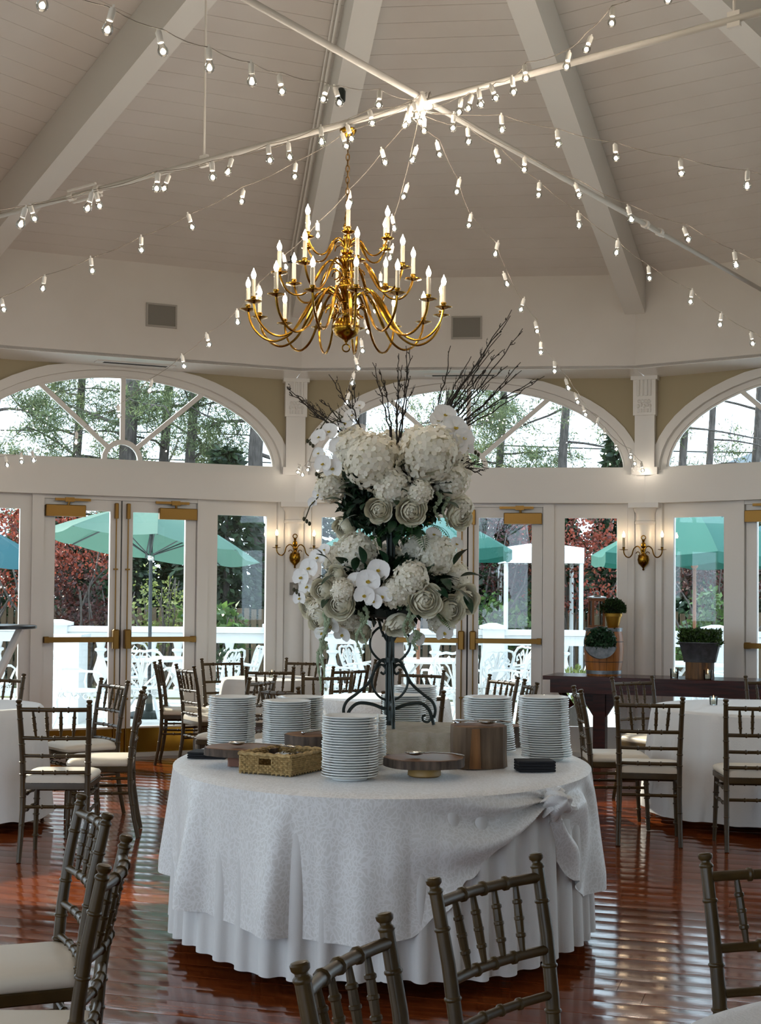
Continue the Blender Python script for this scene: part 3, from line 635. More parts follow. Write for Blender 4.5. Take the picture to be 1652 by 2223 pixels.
# ------------------------------------------------------------------ chiavari chairs
def bamboo_rings(mb, p0, p1, r, fr):
    p0, p1 = Vector(p0), Vector(p1); d = (p1-p0).normalized()
    for f_ in fr:
        c = p0.lerp(p1, f_); mb.tube([c-d*.006, c-d*.003, c+d*.003, c+d*.006], [r, r*1.32, r*1.32, r], 10)
def chiavari():
    t = thing('chiavari_chair', 'x', 'chair')
    # back posts, curved: foot splayed back, straight through the seat, leaning back at the top
    def post(s):
        K = [(.185, -.055, 0), (.182, -.03, .12), (.178, -.006, .28), (.178, 0, .43), (.181, -.012, .58), (.187, -.032, .72), (.193, -.062, .865)]
        P = [(x*s, y, z) for x, y, z in K]; R = [.0135, .015, .016, .0175, .0165, .0155, .0145]
        mb = MB().tube(P, R, 10)
        for i in (1, 2, 3, 4, 5):
            for f_ in ((.5,) if i != 3 else (.35, .8)):
                p = Vector(P[i]).lerp(Vector(P[i+1]), f_); d = (Vector(P[i+1])-Vector(P[i])).normalized(); r = R[i]
                mb.tube([p-d*.005, p-d*.002, p+d*.002, p+d*.005], [r*1.0, r*1.16, r*1.16, r], 10)
        d = Vector((.006*s, -.03, .145)).normalized(); e = Vector(P[-1])
        mb.tube([e, e+d*.004, e+d*.008, e+d*.013, e+d*.017, e+d*.022, e+d*.030, e+d*.034, e+d*.036], [.0145, .017, .0165, .0115, .0115, .0165, .0175, .0145, .006], 12)
        return mb
    for s in (-1, 1): post(s).obj('back_post', CHAIR, t)
    def yz(z):   # back plane at height z
        T = [(.43, 0, .178), (.58, -.012, .181), (.72, -.032, .187), (.865, -.062, .193)]
        for (z0, y0, x0), (z1, y1, x1) in zip(T, T[1:]):
            if z <= z1: f_ = (z-z0)/(z1-z0); return y0+(y1-y0)*f_, x0+(x1-x0)*f_
        return T[-1][1], T[-1][2]
    def rail(z, r, bow, rings):
        y, x = yz(z); P = [(x*u, y-bow*(1-u*u), z) for u in (-1, -.75, -.5, -.25, 0, .25, .5, .75, 1)]
        mb = MB().tube(P, r, 10)
        for u in rings:
            c = Vector((x*u, y-bow*(1-u*u), z)); d = Vector((1, 2*bow*u/x, 0)).normalized()
            mb.tube([c-d*.007, c-d*.003, c+d*.003, c+d*.007], [r, r*1.35, r*1.35, r], 10)
        return mb
    rail(.845, .0125, .022, (-.42, 0, .42)).obj('top_rail', CHAIR, t)
    rail(.685, .0115, .020, (-.38, 0, .38)).obj('back_rail', CHAIR, t)
    rail(.585, .0105, .016, (-.38, 0, .38)).obj('back_rail', CHAIR, t)
    rail(.492, .0105, .010, (-.38, 0, .38)).obj('back_rail', CHAIR, t)
    for u in (-.60, -.21, .21, .60):
        y1, x1 = yz(.84); y0, x0 = yz(.69); p1 = Vector((x1*u, y1-.022*(1-u*u), .84)); p0 = Vector((x0*u*.92, y0-.020*(1-u*u), .69))
        mb = MB().tube([p0, p0.lerp(p1, .3), p0.lerp(p1, .5), p0.lerp(p1, .7), p1], [.0065, .0095, .0105, .0095, .0065], 8)
        bamboo_rings(mb, p0, p1, .009, (.26, .5, .74)); mb.obj('spindle', CHAIR, t)
    for s in (-1, 1):
        P = [(.182*s, .372, 0), (.176*s, .362, .2), (.170*s, .352, .41)]
        mb = MB().tube(P, [.0125, .0145, .017], 10); bamboo_rings(mb, P[0], P[2], .015, (.2, .5, .72)); mb.obj('front_leg', CHAIR, t)
    fr = MB()
    sq = lambda a0, b0, c0, z, r=.045, n=5: [(p[0], p[1], z) for p in rsq(a0, b0, c0, r, n)]
    def rsq(hw0, hw1, dep, r, n):
        out = []
        for cx, cy, s0 in ((hw1-r, dep-r, 0), (-hw1+r, dep-r, pi/2), (-hw0+r, r-.012, pi), (hw0-r, r-.012, 3*pi/2)):
            for i in range(n+1): q = s0+pi/2*i/n; out.append((cx+r*math.cos(q), cy+r*math.sin(q)))
        return out
    fr.rings([sq(.186, .190, .378, .398, .02), sq(.190, .194, .384, .402, .022), sq(.190, .194, .384, .430, .022), sq(.184, .188, .376, .434, .02)]); fr.obj('seat_frame', CHAIR, t)
    cu = MB(); cu.rings([sq(.180, .186, .372, .432, .03), sq(.188, .195, .382, .440, .035), sq(.190, .198, .385, .456, .038), sq(.182, .190, .376, .470, .045), sq(.16, .166, .35, .480, .05), sq(.11, .115, .29, .487, .06), sq(.06, .062, .23, .489, .055)])
    cu.obj('seat_cushion', CUSH, t)
    for z, y0, x0 in ((.30, -.004, .178), (.35, .356, .173)):
        mb = MB().tube([(-x0, y0, z), (x0, y0, z)], .0095, 8); bamboo_rings(mb, (-x0, y0, z), (x0, y0, z), .0098, (.3, .5, .7)); mb.obj('stretcher', CHAIR, t)
    for s in (-1, 1):
        for z in (.27, .36):
            p0, p1 = (.178*s, -.002, z), (.175*s, .357, z); mb = MB().tube([p0, p1], .009, 8); bamboo_rings(mb, p0, p1, .0095, (.3, .7)); mb.obj('stretcher', CHAIR, t)
    return t
G_CH = 'chiavari chairs around the dining tables'
CHAIRS = [  # top of the back (x, y), facing angle, label
 (-1.80, 7.93, 2, 'bronze chiavari chair seen from behind at the left round table'),
 (-1.83, 9.88, 128, 'bronze chiavari chair turned left with slanted back, before the brass kick plates'),
 (-1.48, 8.96, 97, 'bronze chiavari chair seen edge-on, white cushion toward the left round table'),
 (-2.78, 10.46, 168, 'bronze chiavari chair behind the left round table, cut by the picture edge'),
 (-1.62, 11.92, -60, 'bronze chiavari chair turned right beside the far left table'),
 (-1.96, 12.62, -88, 'bronze chiavari chair seen edge-on behind the chair turned right, by the glass doors'),
 (-1.45, 13.16, 206, 'bronze chiavari chair behind the far left table, in front of the white patio chairs'),
 (-.69, 13.32, 160, 'bronze chiavari chair behind the far left table, below the light switch'),
 (-.90, 11.75, 4, 'bronze chiavari chair seen from behind at the near side of the far left table'),
 (-.24, 12.02, 42, 'bronze chiavari chair at the right side of the far left table, slanted back'),
 (-.02, 13.0, 95, 'bronze chiavari chair seen edge-on just left of the iron flower stand'),
 (-.85, 10.4, 66, 'bronze chiavari chair turned sharply behind the two left plate stacks'),
 (-.655, 9.38, -47, 'bronze chiavari chair facing right, directly behind the second plate stack'),
 (-.40, 11.05, 16, 'bronze chiavari chair seen from behind between the middle table and far left table'),
 (.34, 11.5, 153, 'bronze chiavari chair behind the middle table, seen through the iron scrolls'),
 (.215, 8.95, 14, 'bronze chiavari chair at the near side of the middle table, right of the stand'),
 (.93, 10.72, 118, 'bronze chiavari chair with slanted back just above the right plate stacks'),
 (1.07, 10.12, 97, 'bronze chiavari chair seen edge-on above the tallest right plate stack'),
 (1.30, 9.40, -91, 'bronze chiavari chair seen edge-on, cushion facing right, behind the buffet'),
 (1.90, 10.75, 210, 'bronze chiavari chair behind the right round table, before the long wooden table'),
 (1.625, 8.60, -9, 'bronze chiavari chair seen from behind at the right round table, whole to its feet'),
 (2.235, 8.42, -3, 'bronze chiavari chair seen from behind at the right round table, cut by the edge'),
 (3.0, 10.95, 176, 'bronze chiavari chair behind the right round table at the picture edge'),
 (.245, 3.20, 230, 'large near chiavari chair in front of the buffet skirt, back slanted'),
 (-.055, 2.53, 249, 'nearest chiavari chair at the bottom edge, only its back in view'),
 (.96, 3.40, 189, 'near chiavari chair behind the bottom right table, cut by the edge'),
 (-.81, 4.08, 112, 'near left chiavari chair with spindles in view, rear one of the pair'),
 (-.615, 3.36, 93, 'near left chiavari chair seen almost edge-on, front one of the pair'),
]
chair0 = chiavari()
for i, (x, y, r, lab) in enumerate(CHAIRS):
    a = math.radians(r); off = Matrix.Rotation(a, 3, 'Z') @ Vector((0, .066, 0)); loc = (x+off.x, y+off.y, 0)
    if i == 0: chair0.location = loc; chair0.rotation_euler = (0, 0, a); tag(chair0, lab, 'chair', G_CH)
    else: dup(chair0, loc, a, lab, 'chair', G_CH)
# ------------------------------------------------------------------ round tables under long cloths
def cloth_mesh(R, h, hem, nf, amp, seed, mat=None, flare=.05):
    rr = random.Random(seed); n = nf*10; rs = []; ph = [rr.uniform(-.5, .5) for _ in range(nf)]; am = [rr.uniform(.5, 1.2) for _ in range(nf)]
    hv = [rr.uniform(-.012, .012) for _ in range(nf)]
    def ring(base, z, k, hk=0):
        out = []
        for i in range(n):
            th = 2*pi*i/n; u = i/10; j = int(u) % nf; f_ = u-int(u); A = am[j]*(1-f_)+am[(j+1) % nf]*f_; P_ = ph[j]*(1-f_)+ph[(j+1) % nf]*f_
            w_ = math.cos(2*pi*u+P_); r = base+k*amp*A*(w_ if w_ > 0 else w_*.6)
            out.append((r*math.cos(th), r*math.sin(th), z+hk*(hv[j]*(1-f_)+hv[(j+1) % nf]*f_ + .008*w_)))
        return out
    rs = [ring(R*.05, h, 0), ring(R*.5, h, 0), ring(R*.93, h, 0), ring(R*.985, h-.003, 0), ring(R+.004, h-.016, .05), ring(R+.008, h-.06, .25), ring(R+.012, h-.16, .6), ring(R+flare*.5, (h+hem)/2, .95), ring(R+flare, hem+.04, 1.15, .7), ring(R+flare+.004, hem, 1.2, 1)]
    mb = MB().rings(rs, True, False); mb.add([p for p in rs[0]], [tuple(range(n))])
    return mb
def round_table(x, y, R, hem, nf, seed, lab_t, lab_c, amp=.03):
    t = thing('round_table', lab_t, 'table', (x, y, 0), 0, 'round dining tables')
    MB().lathe([(R-.012, .715), (R-.006, .72), (R-.006, .742), (R-.012, .745)], 40).obj('tabletop', DARKWOOD, t)
    MB().lathe([(.05, .03), (.035, .06), (.03, .7), (.12, .715)], 14).obj('pedestal', BLACKTOP, t)
    for q in range(4):
        c, s = math.cos(q*pi/2+.4), math.sin(q*pi/2+.4)
        MB().tube([(0, 0, .05), (.15*c, .15*s, .045), (.3*c, .3*s, .012), (.33*c, .33*s, .012)], [.022, .02, .012, .012], 8).obj('foot', BLACKTOP, t)
    c = cloth_mesh(R, .757, hem, nf, amp, seed).obj('tablecloth', WHITE_CLOTH if seed != 3 else DAMASK, loc=(x, y, 0), rot=(0, 0, seed))
    tag(c, lab_c, 'tablecloth', 'white round tablecloths')
round_table(-2.80, 9.30, .60, .055, 15, 1, 'small round table on a black pedestal under the left white cloth', 'white cloth on the round table at the left edge')
round_table(-.955, 12.60, .43, .06, 12, 2, 'small round table under the sunlit cloth by the glass doors', 'sunlit white cloth on the far left table by the glass doors')
round_table(.03, 10.35, .475, .06, 13, 3, 'round table hidden under the cloth directly behind the flower stand', 'white patterned cloth on the middle table behind the flower stand')
round_table(2.63, 9.72, .76, .06, 18, 4, 'round table under the white cloth in front of the long wooden table', 'white floor length cloth on the right round table')
round_table(1.08, 2.08, .70, .06, 16, 5, 'round table under the plain cloth in the bottom right corner', 'plain white cloth on the round table in the bottom right corner')
# candles in glasses
def votive(x, y, z, lab, s=1.0):
    t = thing('votive_candle', lab, 'candle', (x, y, z), 0, 'votive candles on the tables')
    MB().lathe([(.022*s, 0), (.026*s, .002), (.029*s, .06*s), (.0275*s, .06*s), (.024*s, .008), (.02*s, .006)], 16).obj('glass_cup', GLASS, t)
    MB().lathe([(.021*s, .008), (.022*s, .03*s), (.003, .031*s), (.0015, .04*s)], 12).obj('wax', material('votive_wax', '#d9cfba', .6), t)
    MB().lathe([(.001, .038*s), (.004, .046*s), (.0025, .056*s), (.0005, .066*s)], 8).obj('flame', CFLAME, t)
votive(-.95, 12.62, .758, 'lit candle in a small glass on the far left table')
votive(2.30, 9.85, .758, 'candle in a small glass on the right round table')
# ------------------------------------------------------------------ long dark wooden table along the windows and things on it
LT = thing('trestle_table', 'long dark polished wooden trestle table below the windows', 'table', (1.45, 12.72, 0), math.radians(-21))
TZ = .79; LL = 2.45; DD = .55
for i in range(4): MB().bbox(0, LL, i*DD/4+.001, (i+1)*DD/4-.001, TZ-.035, TZ, .003).obj('tabletop_board', DARKWOOD, LT)
MB().box(.06, LL-.06, .035, .06, TZ-.15, TZ-.035).box(.06, LL-.06, DD-.06, DD-.035, TZ-.15, TZ-.035).box(.06, .085, .06, DD-.06, TZ-.15, TZ-.035).obj('apron', DARKWOOD, LT, smooth=False)
for xx in (.46, 1.95):
    MB().box(xx-.055, xx+.055, DD/2-.055, DD/2+.055, .06, TZ-.04).obj('leg_post', DARKWOOD, LT, smooth=False)
    MB().prism([(xx-.055, .42), (xx+.055, .42), (xx+.26, TZ-.04), (xx-.26, TZ-.04)], DD/2-.03, DD/2+.03).obj('leg_brace', DARKWOOD, LT, smooth=False)
    MB().box(xx-.06, xx+.06, .03, DD-.03, 0, .07).obj('foot', DARKWOOD, LT, smooth=False)
MB().tube([(.05, DD/2, TZ-.08), (.2, DD/2, .5)], .03, 4).obj('diagonal_strut', DARKWOOD, LT)
votive(2.58, 12.52, TZ, 'unlit clear candle glass on the long wooden table beside the barrel', 1.35)
votive(2.83, 12.33, TZ, 'lit candle glass on the long wooden table before the log stump', 1.35)
B_ = thing('wooden_barrel', 'honey coloured wooden barrel with metal hoops standing on the long table', 'barrel', (2.015, 12.86, TZ), 0)
bprof = [(.150, 0), (.158, .06), (.170, .15), (.175, .24), (.168, .34), (.158, .40), (.150, .43)]
for i in range(16):
    a0, a1 = 2*pi*i/16+.008, 2*pi*(i+1)/16-.008
    mb = MB().rings([[(r*math.cos(q), r*math.sin(q), z) for r, q in ((R-.02, a0), (R, a0), (R+.0015, (a0+a1)/2), (R, a1), (R-.02, a1))] for R, z in bprof]); mb.obj('stave', BARRELW, B_)
MB().lathe([(.02, .40), (.138, .40), (.138, .41), (.02, .41)], 24).obj('barrel_head', BARRELW, B_)
for z, R in ((.015, .152), (.395, .159)): MB().lathe([(R, z), (R+.006, z), (R+.008, z+.032), (R+.003, z+.032)], 32, cap=False).obj('hoop', GALV, B_)
for z, R in ((.12, .1672), (.30, .1725)): MB().lathe([(R, z), (R+.0025, z+.001), (R+.0025, z+.006), (R, z+.007)], 32, cap=False).obj('hoop', material('dark_hoop_line', '#4a3420', .6), B_)
rngp = np.random.default_rng(5)
MOSS = leaf_material('dark_box_leaves', '#12240d', '#2b4a1c', .2); HERB = leaf_material('green_herb_leaves', '#1d3314', '#4a6b2e', .25); EUC = leaf_material('deep_green_ivy_leaves', '#0f2c17', '#275234', .2)
def ball_points(n, r, sz, rng, cut=-1.0):
    p = rng.normal(size=(n*3, 3)); p /= np.linalg.norm(p, axis=1)[:, None]; p = p[p[:, 2] > cut][:n]
    return p*(r*(.72+.28*rng.random(len(p))))[:, None]*np.array([1, 1, sz]), p
gp = thing('flower_pot', 'gold pot with a round clipped moss ball, on top of the barrel', 'plant', (2.10, 12.87, TZ+.43), 0)
MB().lathe([(.048, 0), (.052, .005), (.072, .095), (.08, .097), (.083, .125), (.078, .13), (.072, .128), (.066, .10), (.05, .02)], 24).obj('pot', material('gold_painted_pot', '#a8812f', .35, .7), gp)
P, N_ = ball_points(2600, .112, .82, rngp, -.35); V, F = leaf_cloud(P+np.array([0, 0, .165]), .016, rngp, .6, 0, N_); link('foliage', np_mesh('foliage', V, F, MOSS), gp)
MB().ball((0, 0, .165), .085, 14, 8, .8).obj('moss_core', material('dark_moss', '#0d180a', .95), gp)
wp = thing('wall_planter', 'round galvanized half-front planter of ivy hung on the barrel', 'plant', (1.945, 12.635, TZ+.30), math.radians(4))
MB().torus((0, 0, 0), .140, .006, 'Y', 36, 6).obj('ring', GALV, wp)
hp = [(.140*math.cos(q), .140*math.sin(q)) for q in np.linspace(pi+.25, 2*pi-.25, 20)]
MB().prism(hp, -.07, .0).obj('half_bowl', GALV, wp)
P = np.stack([rngp.uniform(-.13, .13, 2200), rngp.uniform(-.09, .0, 2200), rngp.uniform(-.05, .13, 2200)], 1); P[:, 2] = -.035+.165*rngp.random(2200); P = P[(P[:, 0]**2+P[:, 2]**2 < .128**2) | (rngp.random(len(P)) < .02)]
V, F = leaf_cloud(P, .026, rngp, .7); link('foliage', np_mesh('foliage', V, F, EUC), wp)
MB().prism([(.12*math.cos(q), .12*math.sin(q)) for q in np.linspace(0, 2*pi, 20)[:-1]], -.01, .0).obj('back_plate', material('dark_back_plate', '#10180f', .9), wp)
for x_, y_ in ((1.945, 12.66),):
    pass
LANT = material('lantern_wood', '#7a4c2c', .6)
ln = thing('lantern', 'wooden lantern with glass sides and steel cap holding a candle, on the barrel', 'lantern', (1.955, 12.90, TZ+.43), math.radians(10))
for sx in (-1, 1):
    for sy in (-1, 1): MB().box(sx*.05-.009, sx*.05+.009, sy*.05-.009, sy*.05+.009, 0, .26).obj('corner_post', LANT, ln, smooth=False)
MB().box(-.06, .06, -.06, .06, -.0, .018).obj('base', LANT, ln, smooth=False)
MB().box(-.06, .06, -.06, .06, .235, .262).obj('top_frame', LANT, ln, smooth=False)
MB().rings([[(x*s, y*s, z) for x, y in ((-.07, -.07), (.07, -.07), (.07, .07), (-.07, .07))] for s, z in ((1, .262), (1, .272), (.45, .282), (.4, .29))]).torus((0, 0, .30), .026, .005, 'Y').obj('steel_cap', STEEL, ln)
for r_ in range(4):
    m_ = Matrix.Rotation(r_*pi/2, 4, 'Z'); MB().box(-.041, .041, -.052, -.049, .018, .235, m_).obj('glass_side', GLASS, ln, smooth=False)
MB().lathe([(.03, .018), (.03, .10), (.004, .101), (.002, .112)], 14).obj('pillar_candle', CANDLE, ln)
st_ = thing('log_stump', 'short log stump pedestal under the metal planter on the long table', 'stump', (2.80, 12.50, TZ), 0)
rr = random.Random(9); sr = [.125*rr.uniform(.93, 1.05) for _ in range(18)]
MB().rings([[(sr[i]*math.cos(2*pi*i/18)*f_, sr[i]*math.sin(2*pi*i/18)*f_, z) for i in range(18)] for z, f_ in ((0, 1.03), (.05, 1.0), (.135, 1.02), (.14, 1.0))]).obj('log_body', wood('striped_stump_bark', '#7d5a34', '#3a2a1e', .7, (9, 9, .5), 3), st_)
mp_ = thing('metal_planter', 'oblong galvanized planter of bushy green herbs on a log stump', 'plant', (2.80, 12.50, TZ+.14), math.radians(-21))
MB().rings([[(x*s, y*s, z) for x, y in ((-.17, -.06), (-.14, -.085), (.14, -.085), (.17, -.06), (.17, .06), (.14, .085), (-.14, .085), (-.17, .06))] for s, z in ((.76, 0.004), (.78, .0), (1.0, .165), (1.03, .168), (1.03, .175), (.98, .175), (.95, .15))]).obj('planter_box', material('dark_zinc', '#55585d', .5, .5, noise=(20, '#3f4246', 4)), mp_)
MB().ball((-.08, 0, .0), .01).ball((.08, 0, 0), .01).obj('foot_stud', GALV, mp_)
P = np.stack([rngp.uniform(-.17, .17, 2200), rngp.uniform(-.08, .08, 2200), .14+.13*rngp.random(2200)**.8], 1); D = P*np.array([2.2, 1.5, 0])+np.array([0, 0, .3])
V, F = leaf_cloud(P, .035, rngp, .4, .3, D); link('foliage', np_mesh('foliage', V, F, HERB), mp_)
# ------------------------------------------------------------------ high cocktail table at the left edge
hx = thing('cocktail_table', 'high cocktail table with round black top at the left picture edge', 'table', (-3.20, 11.75, 0), .3)
MB().lathe([(.36, 1.19), (.372, 1.195), (.372, 1.215), (.36, 1.222), (.01, 1.222)], 40).obj('tabletop', BLACKTOP, hx)
for s in (-1, 1):
    for q in (-1, 1):
        MB().tube([(.30*s, .2*q, 0), (-.24*s, .2*q, 1.19)], .022, 4).obj('leg', PAINT, hx)
MB().tube([(0, -.2, .62), (0, .2, .62)], .012, 8).obj('cross_bar', PAINT, hx)
# ------------------------------------------------------------------ the buffet table in the middle
TXC, TYC, TRX, TRY = .015, 6.47, .915, 1.17
bt = thing('buffet_table', 'large oval buffet table hidden under the skirt and damask cloth', 'table', (TXC, TYC, 0), 0)
MB().lathe([(.99, .70), (1.0, .705), (1.0, .735), (.99, .74)], 48).obj('tabletop', DARKWOOD, bt, loc=(0, 0, 0)).scale = (TRX-.02, TRY-.02, 1)
for sx in (-1, 1):
    for sy in (-1, 1): MB().tube([(.5*sx, .7*sy, 0), (.5*sx, .7*sy, .70)], .02, 8).obj('leg', BLACKTOP, bt)
def lerp_tab(T, q):
    for (a0, v0), (a1, v1) in zip(T, T[1:]):
        if q <= a1: f_ = (q-a0)/(a1-a0); f_ = f_*f_*(3-2*f_); return v0+(v1-v0)*f_
    return T[-1][1]
HEM = [(-180, .27), (-150, .24), (-120, .22), (-95, .21), (-84, .235), (-76, .33), (-70, .44), (-60, .56), (-52, .645), (-47, .69), (-44.5, .60), (-43, .47), (-36, .36), (-25, .25), (-10, .27), (30, .25), (90, .26), (140, .25), (180, .27)]
KN = math.radians(-46)
def topper():
    n = 720; rs = []; rr = random.Random(12)
    ph = [rr.uniform(0, 6.28) for _ in range(8)]
    top = [(.03, .764), (.3, .764), (.6, .7635), (.8, .763), (.93, .7625), (.975, .760), (.995, .754)]
    def base(th, s, off=0.0):
        c, s_ = math.cos(th), math.sin(th); return (TRX*s+off)*c, (TRY*s+off)*s_
    for s, z in top: rs.append([(*base(2*pi*i/n, s), z+(.002*math.sin(9*2*pi*i/n+s*20) if s > .5 else 0)*(s < .9)) for i in range(n)])
    R = 26
    for r in range(R+1):
        v = (r/R)**1.0; ring = []
        for i in range(n):
            th = 2*pi*i/n; deg = (math.degrees(th)+180) % 360-180
            hem = lerp_tab(HEM, deg); z = .745-(.745-hem)*v
            drop = .745-z
            dd = (deg+46); s = math.radians(dd)*1.05
            # hanging folds everywhere but near the knot
            near = math.exp(-(dd/17)**2); left = math.exp(-((dd+24)/26)**2)
            f1 = math.sin(13*th+1.1*math.sin(2*th+ph[0])+ph[1])+.5*math.sin(23*th+ph[2]+math.sin(3*th))+.35*math.sin(37*th+ph[4])
            f1 = max(f1, -.6)
            off = .014+.042*f1*min(1, drop/.42)*(1-.7*left)*(1-near)
            # pulled folds running into the knot
            ds, dz = s, z-.70
            rad = math.hypot(ds, dz)
            psi = math.atan2(dz, -ds if ds < 0 else ds)
            if ds < 0: wv = math.sin(psi*15+1.5*math.sin(rad*7)); fall = math.exp(-((rad-.28)/.34)**2)
            else: wv = math.sin(psi*9+2.2*math.sin(rad*11+.6)+rad*16); fall = math.exp(-((rad-.2)/.30)**2)
            off += .032*wv*fall*min(1, drop/.06)
            off += .018*v
            off -= .012*math.exp(-(rad/.05)**2)
            x, y = base(th, 1.0, off); ring.append((x, y, z))
        rs.append(ring)
    mb = MB().rings(rs, True, False); mb.add(rs[0], [tuple(range(n))]); return mb
tc_ = topper().obj('tablecloth', DAMASK, loc=(TXC, TYC, 0)); tag(tc_, 'cream damask overlay cloth on the buffet, tied up in a knot at right', 'tablecloth')
kx, ky, kz = (TRX+.035)*math.cos(KN), (TRY+.035)*math.sin(KN), .70
def knot():
    n, m = 40, 18; rs = []
    for j in range(m+1):
        q = pi*j/m; ring = []
        for i in range(n):
            a = 2*pi*i/n+.9*q; r = .052*math.sin(q)*(1+.17*math.sin(5*a+2*q)+.08*math.sin(9*a))+.002
            ring.append((r*math.cos(a)*1.05, r*math.sin(a)*.8, -.055*math.cos(q)*(1+.1*math.sin(3*a))))
        rs.append(ring)
    return MB().rings(rs)
kn = knot().obj('knot', WHITE_CLOTH, tc_, loc=(kx+.022, ky-.03, kz-.005), rot=(1.15, .35, .5))
tf = MB()
for q in range(7):
    a = q*2*pi/7; tf.tube([(0, 0, 0), (.045*math.cos(a), -.015, .045*math.sin(a)), (.075*math.cos(a+.3), .01, .07*math.sin(a+.3)-.012)], [.012, .024, .006], 8, flat=.45)
tf.obj('knot_tail', DAMASK, tc_, loc=(kx+.012, ky-.012, kz), rot=(0, 0, .7))
def pleats():
    nf = 48; per = 14; n = nf*per; rr = random.Random(4); rs = []
    am = [rr.uniform(.6, 1.3) for _ in range(nf)]; sh = [rr.uniform(-.25, .25) for _ in range(nf)]
    for z, k in ((.735, .35), (.60, .8), (.4, 1.0), (.2, 1.15), (.065, 1.3)):
        ring = []
        for i in range(n):
            j = i//per; u = (i % per)/per; w_ = math.sin(2*pi*(u+sh[j]*math.sin(pi*u)*.3)); w_ = math.copysign(abs(w_)**.6, w_)
            th = 2*pi*i/n; off = .016*k*am[j]*w_+.022*(1.0-z/.735)
            zz = z+(.01*math.sin(th*7)+.012*(am[j]-1) if z < .1 else 0)
            ring.append(((TRX-.008+off)*math.cos(th), (TRY-.008+off)*math.sin(th), zz))
        rs.append(ring)
    return MB().rings(rs, True, False)
tag(pleats().obj('table_skirt', SKIRT, loc=(TXC, TYC, 0)), 'white pleated skirt around the buffet, its hem just above the floor', 'table skirt')
TOP = .7655
# riser box under linen
rz0 = thing('riser', 'low riser box under a cream linen cover, carrying the iron flower stand', 'riser', (.15, 6.86, TOP), 0)
MB().box(-.255, .255, -.27, .25, 0.002, .095).obj('box', DARKWOOD, rz0, smooth=False)
def riser_cloth():
    n = 120; rs = []
    def sq(th, hx, hy, p=5):
        c, s = math.cos(th), math.sin(th); r = (abs(c)**p+abs(s)**p)**(-1/p); return hx*r*c, hy*r*s
    for k, z, f_ in ((.02, .104, 0), (.5, .104, 0), (.9, .103, 0), (.985, .101, 0), (1.0, .093, .3), (1.03, .05, .8), (1.07, .012, 1.2), (1.10, .004, 1.3)):
        ring = []
        for i in range(n):
            th = 2*pi*i/n; o_ = .008*f_*math.sin(17*th+math.sin(5*th)); x, y = sq(th, .275*k+o_, .282*k+o_); zz = z+(.002*math.sin(40*x)*math.sin(37*y) if f_ == 0 else 0)
            ring.append((x, y-.01, zz))
        rs.append(ring)
    return MB().rings(rs, True, True)
riser_cloth().obj('linen_cover', BURLAP, rz0)
# ---- plates
plate_me = MB().lathe([(.002, .004), (.062, .004), (.066, .0005), (.071, .0005), (.074, .0045), (.080, .010), (.1085, .0150), (.1125, .0168), (.1140, .0188), (.1133, .0206), (.1110, .0213), (.1070, .0198), (.079, .0135), (.072, .0085), (.002, .0078)], 36).mesh('dinner_plate', PLATE)
ORD = 'topmost,second,third,fourth,fifth,sixth,seventh,eighth,ninth,tenth,eleventh,twelfth,thirteenth,fourteenth,fifteenth,sixteenth,seventeenth,eighteenth,nineteenth,twentieth,twenty-first,twenty-second,twenty-third,twenty-fourth,twenty-fifth,twenty-sixth,twenty-seventh,twenty-eighth,twenty-ninth'.split(',')
Rp = random.Random(21)
def stack(x, y, n, where, lean=(0, 0), z0=TOP):
    for i in range(n):
        k = n-1-i; j = .0022
        f_ = (1-i/n)**2
        o = link('dinner_plate', plate_me, None, (x+lean[0]*f_+Rp.uniform(-j, j), y+lean[1]*f_+Rp.uniform(-j, j), z0+.0101*i), (0, 0, Rp.uniform(0, 6)))
        tag(o, '%s white dinner plate%s, stack %s' % (ORD[k], '' if k == 0 else ' from the top', where), 'plate', 'white dinner plates stacked on the buffet')
stack(-.114, 5.69, 24, 'right of the wicker basket')
stack(-.082, 6.045, 21, 'behind the front stack')
stack(-.70, 6.82, 23, 'furthest left', (-.004, 0))
stack(-.435, 6.73, 22, 'second from the left')
stack(-.385, 6.99, 22, 'half hidden second from left')
stack(.125, 7.315, 21, 'right behind the iron stand')
stack(.19, 7.56, 24, 'at the buffet back edge')
stack(.505, 6.66, 25, 'behind the tall log', (.02, 0))
stack(.735, 6.42, 27, 'furthest right', (.018, 0))
# ---- log pieces
def logpiece(name, lab, x, y, z, R, h, seed, top=LOGTOP, cat='log', parts='log_body'):
    rr = random.Random(seed); N = 26; sr = []
    q1, q2 = rr.uniform(0, 6), rr.uniform(0, 6)
    for i in range(N): a = 2*pi*i/N; sr.append(R*(1+.04*math.sin(2*a+q1)+.025*math.sin(5*a+q2)+rr.uniform(-.018, .018)))
    t = thing(name, lab, cat, (x, y, z), 0)
    zs = [0, h*.12, h*.4, h*.7, h*.95, h]
    MB().rings([[(sr[i]*math.cos(2*pi*i/N)*(1+rr.uniform(-.008, .008)), sr[i]*math.sin(2*pi*i/N)*(1+rr.uniform(-.008, .008)), zz) for i in range(N)] for zz in zs]).obj('bark', BARK, t)
    MB().rings([[(sr[i]*f_*math.cos(2*pi*i/N), sr[i]*f_*math.sin(2*pi*i/N), zz) for i in range(N)] for f_, zz in ((.97, h), (.96, h+.002), (.02, h+.003))]).obj('cut_face', top, t)
    return t
SPLIT = wood('split_log_side', '#75614c', '#544334', .85, (7, 7, .6), 4)
lg = thing('log_riser', 'tall upright log block with serving utensils lying on its top', 'log', (.425, 6.15, TOP), .15)
poly = [(-.118, -.05), (-.075, -.10), (.02, -.112), (.09, -.085), (.122, -.02), (.112, .06), (.05, .11), (-.05, .105), (-.11, .05)]
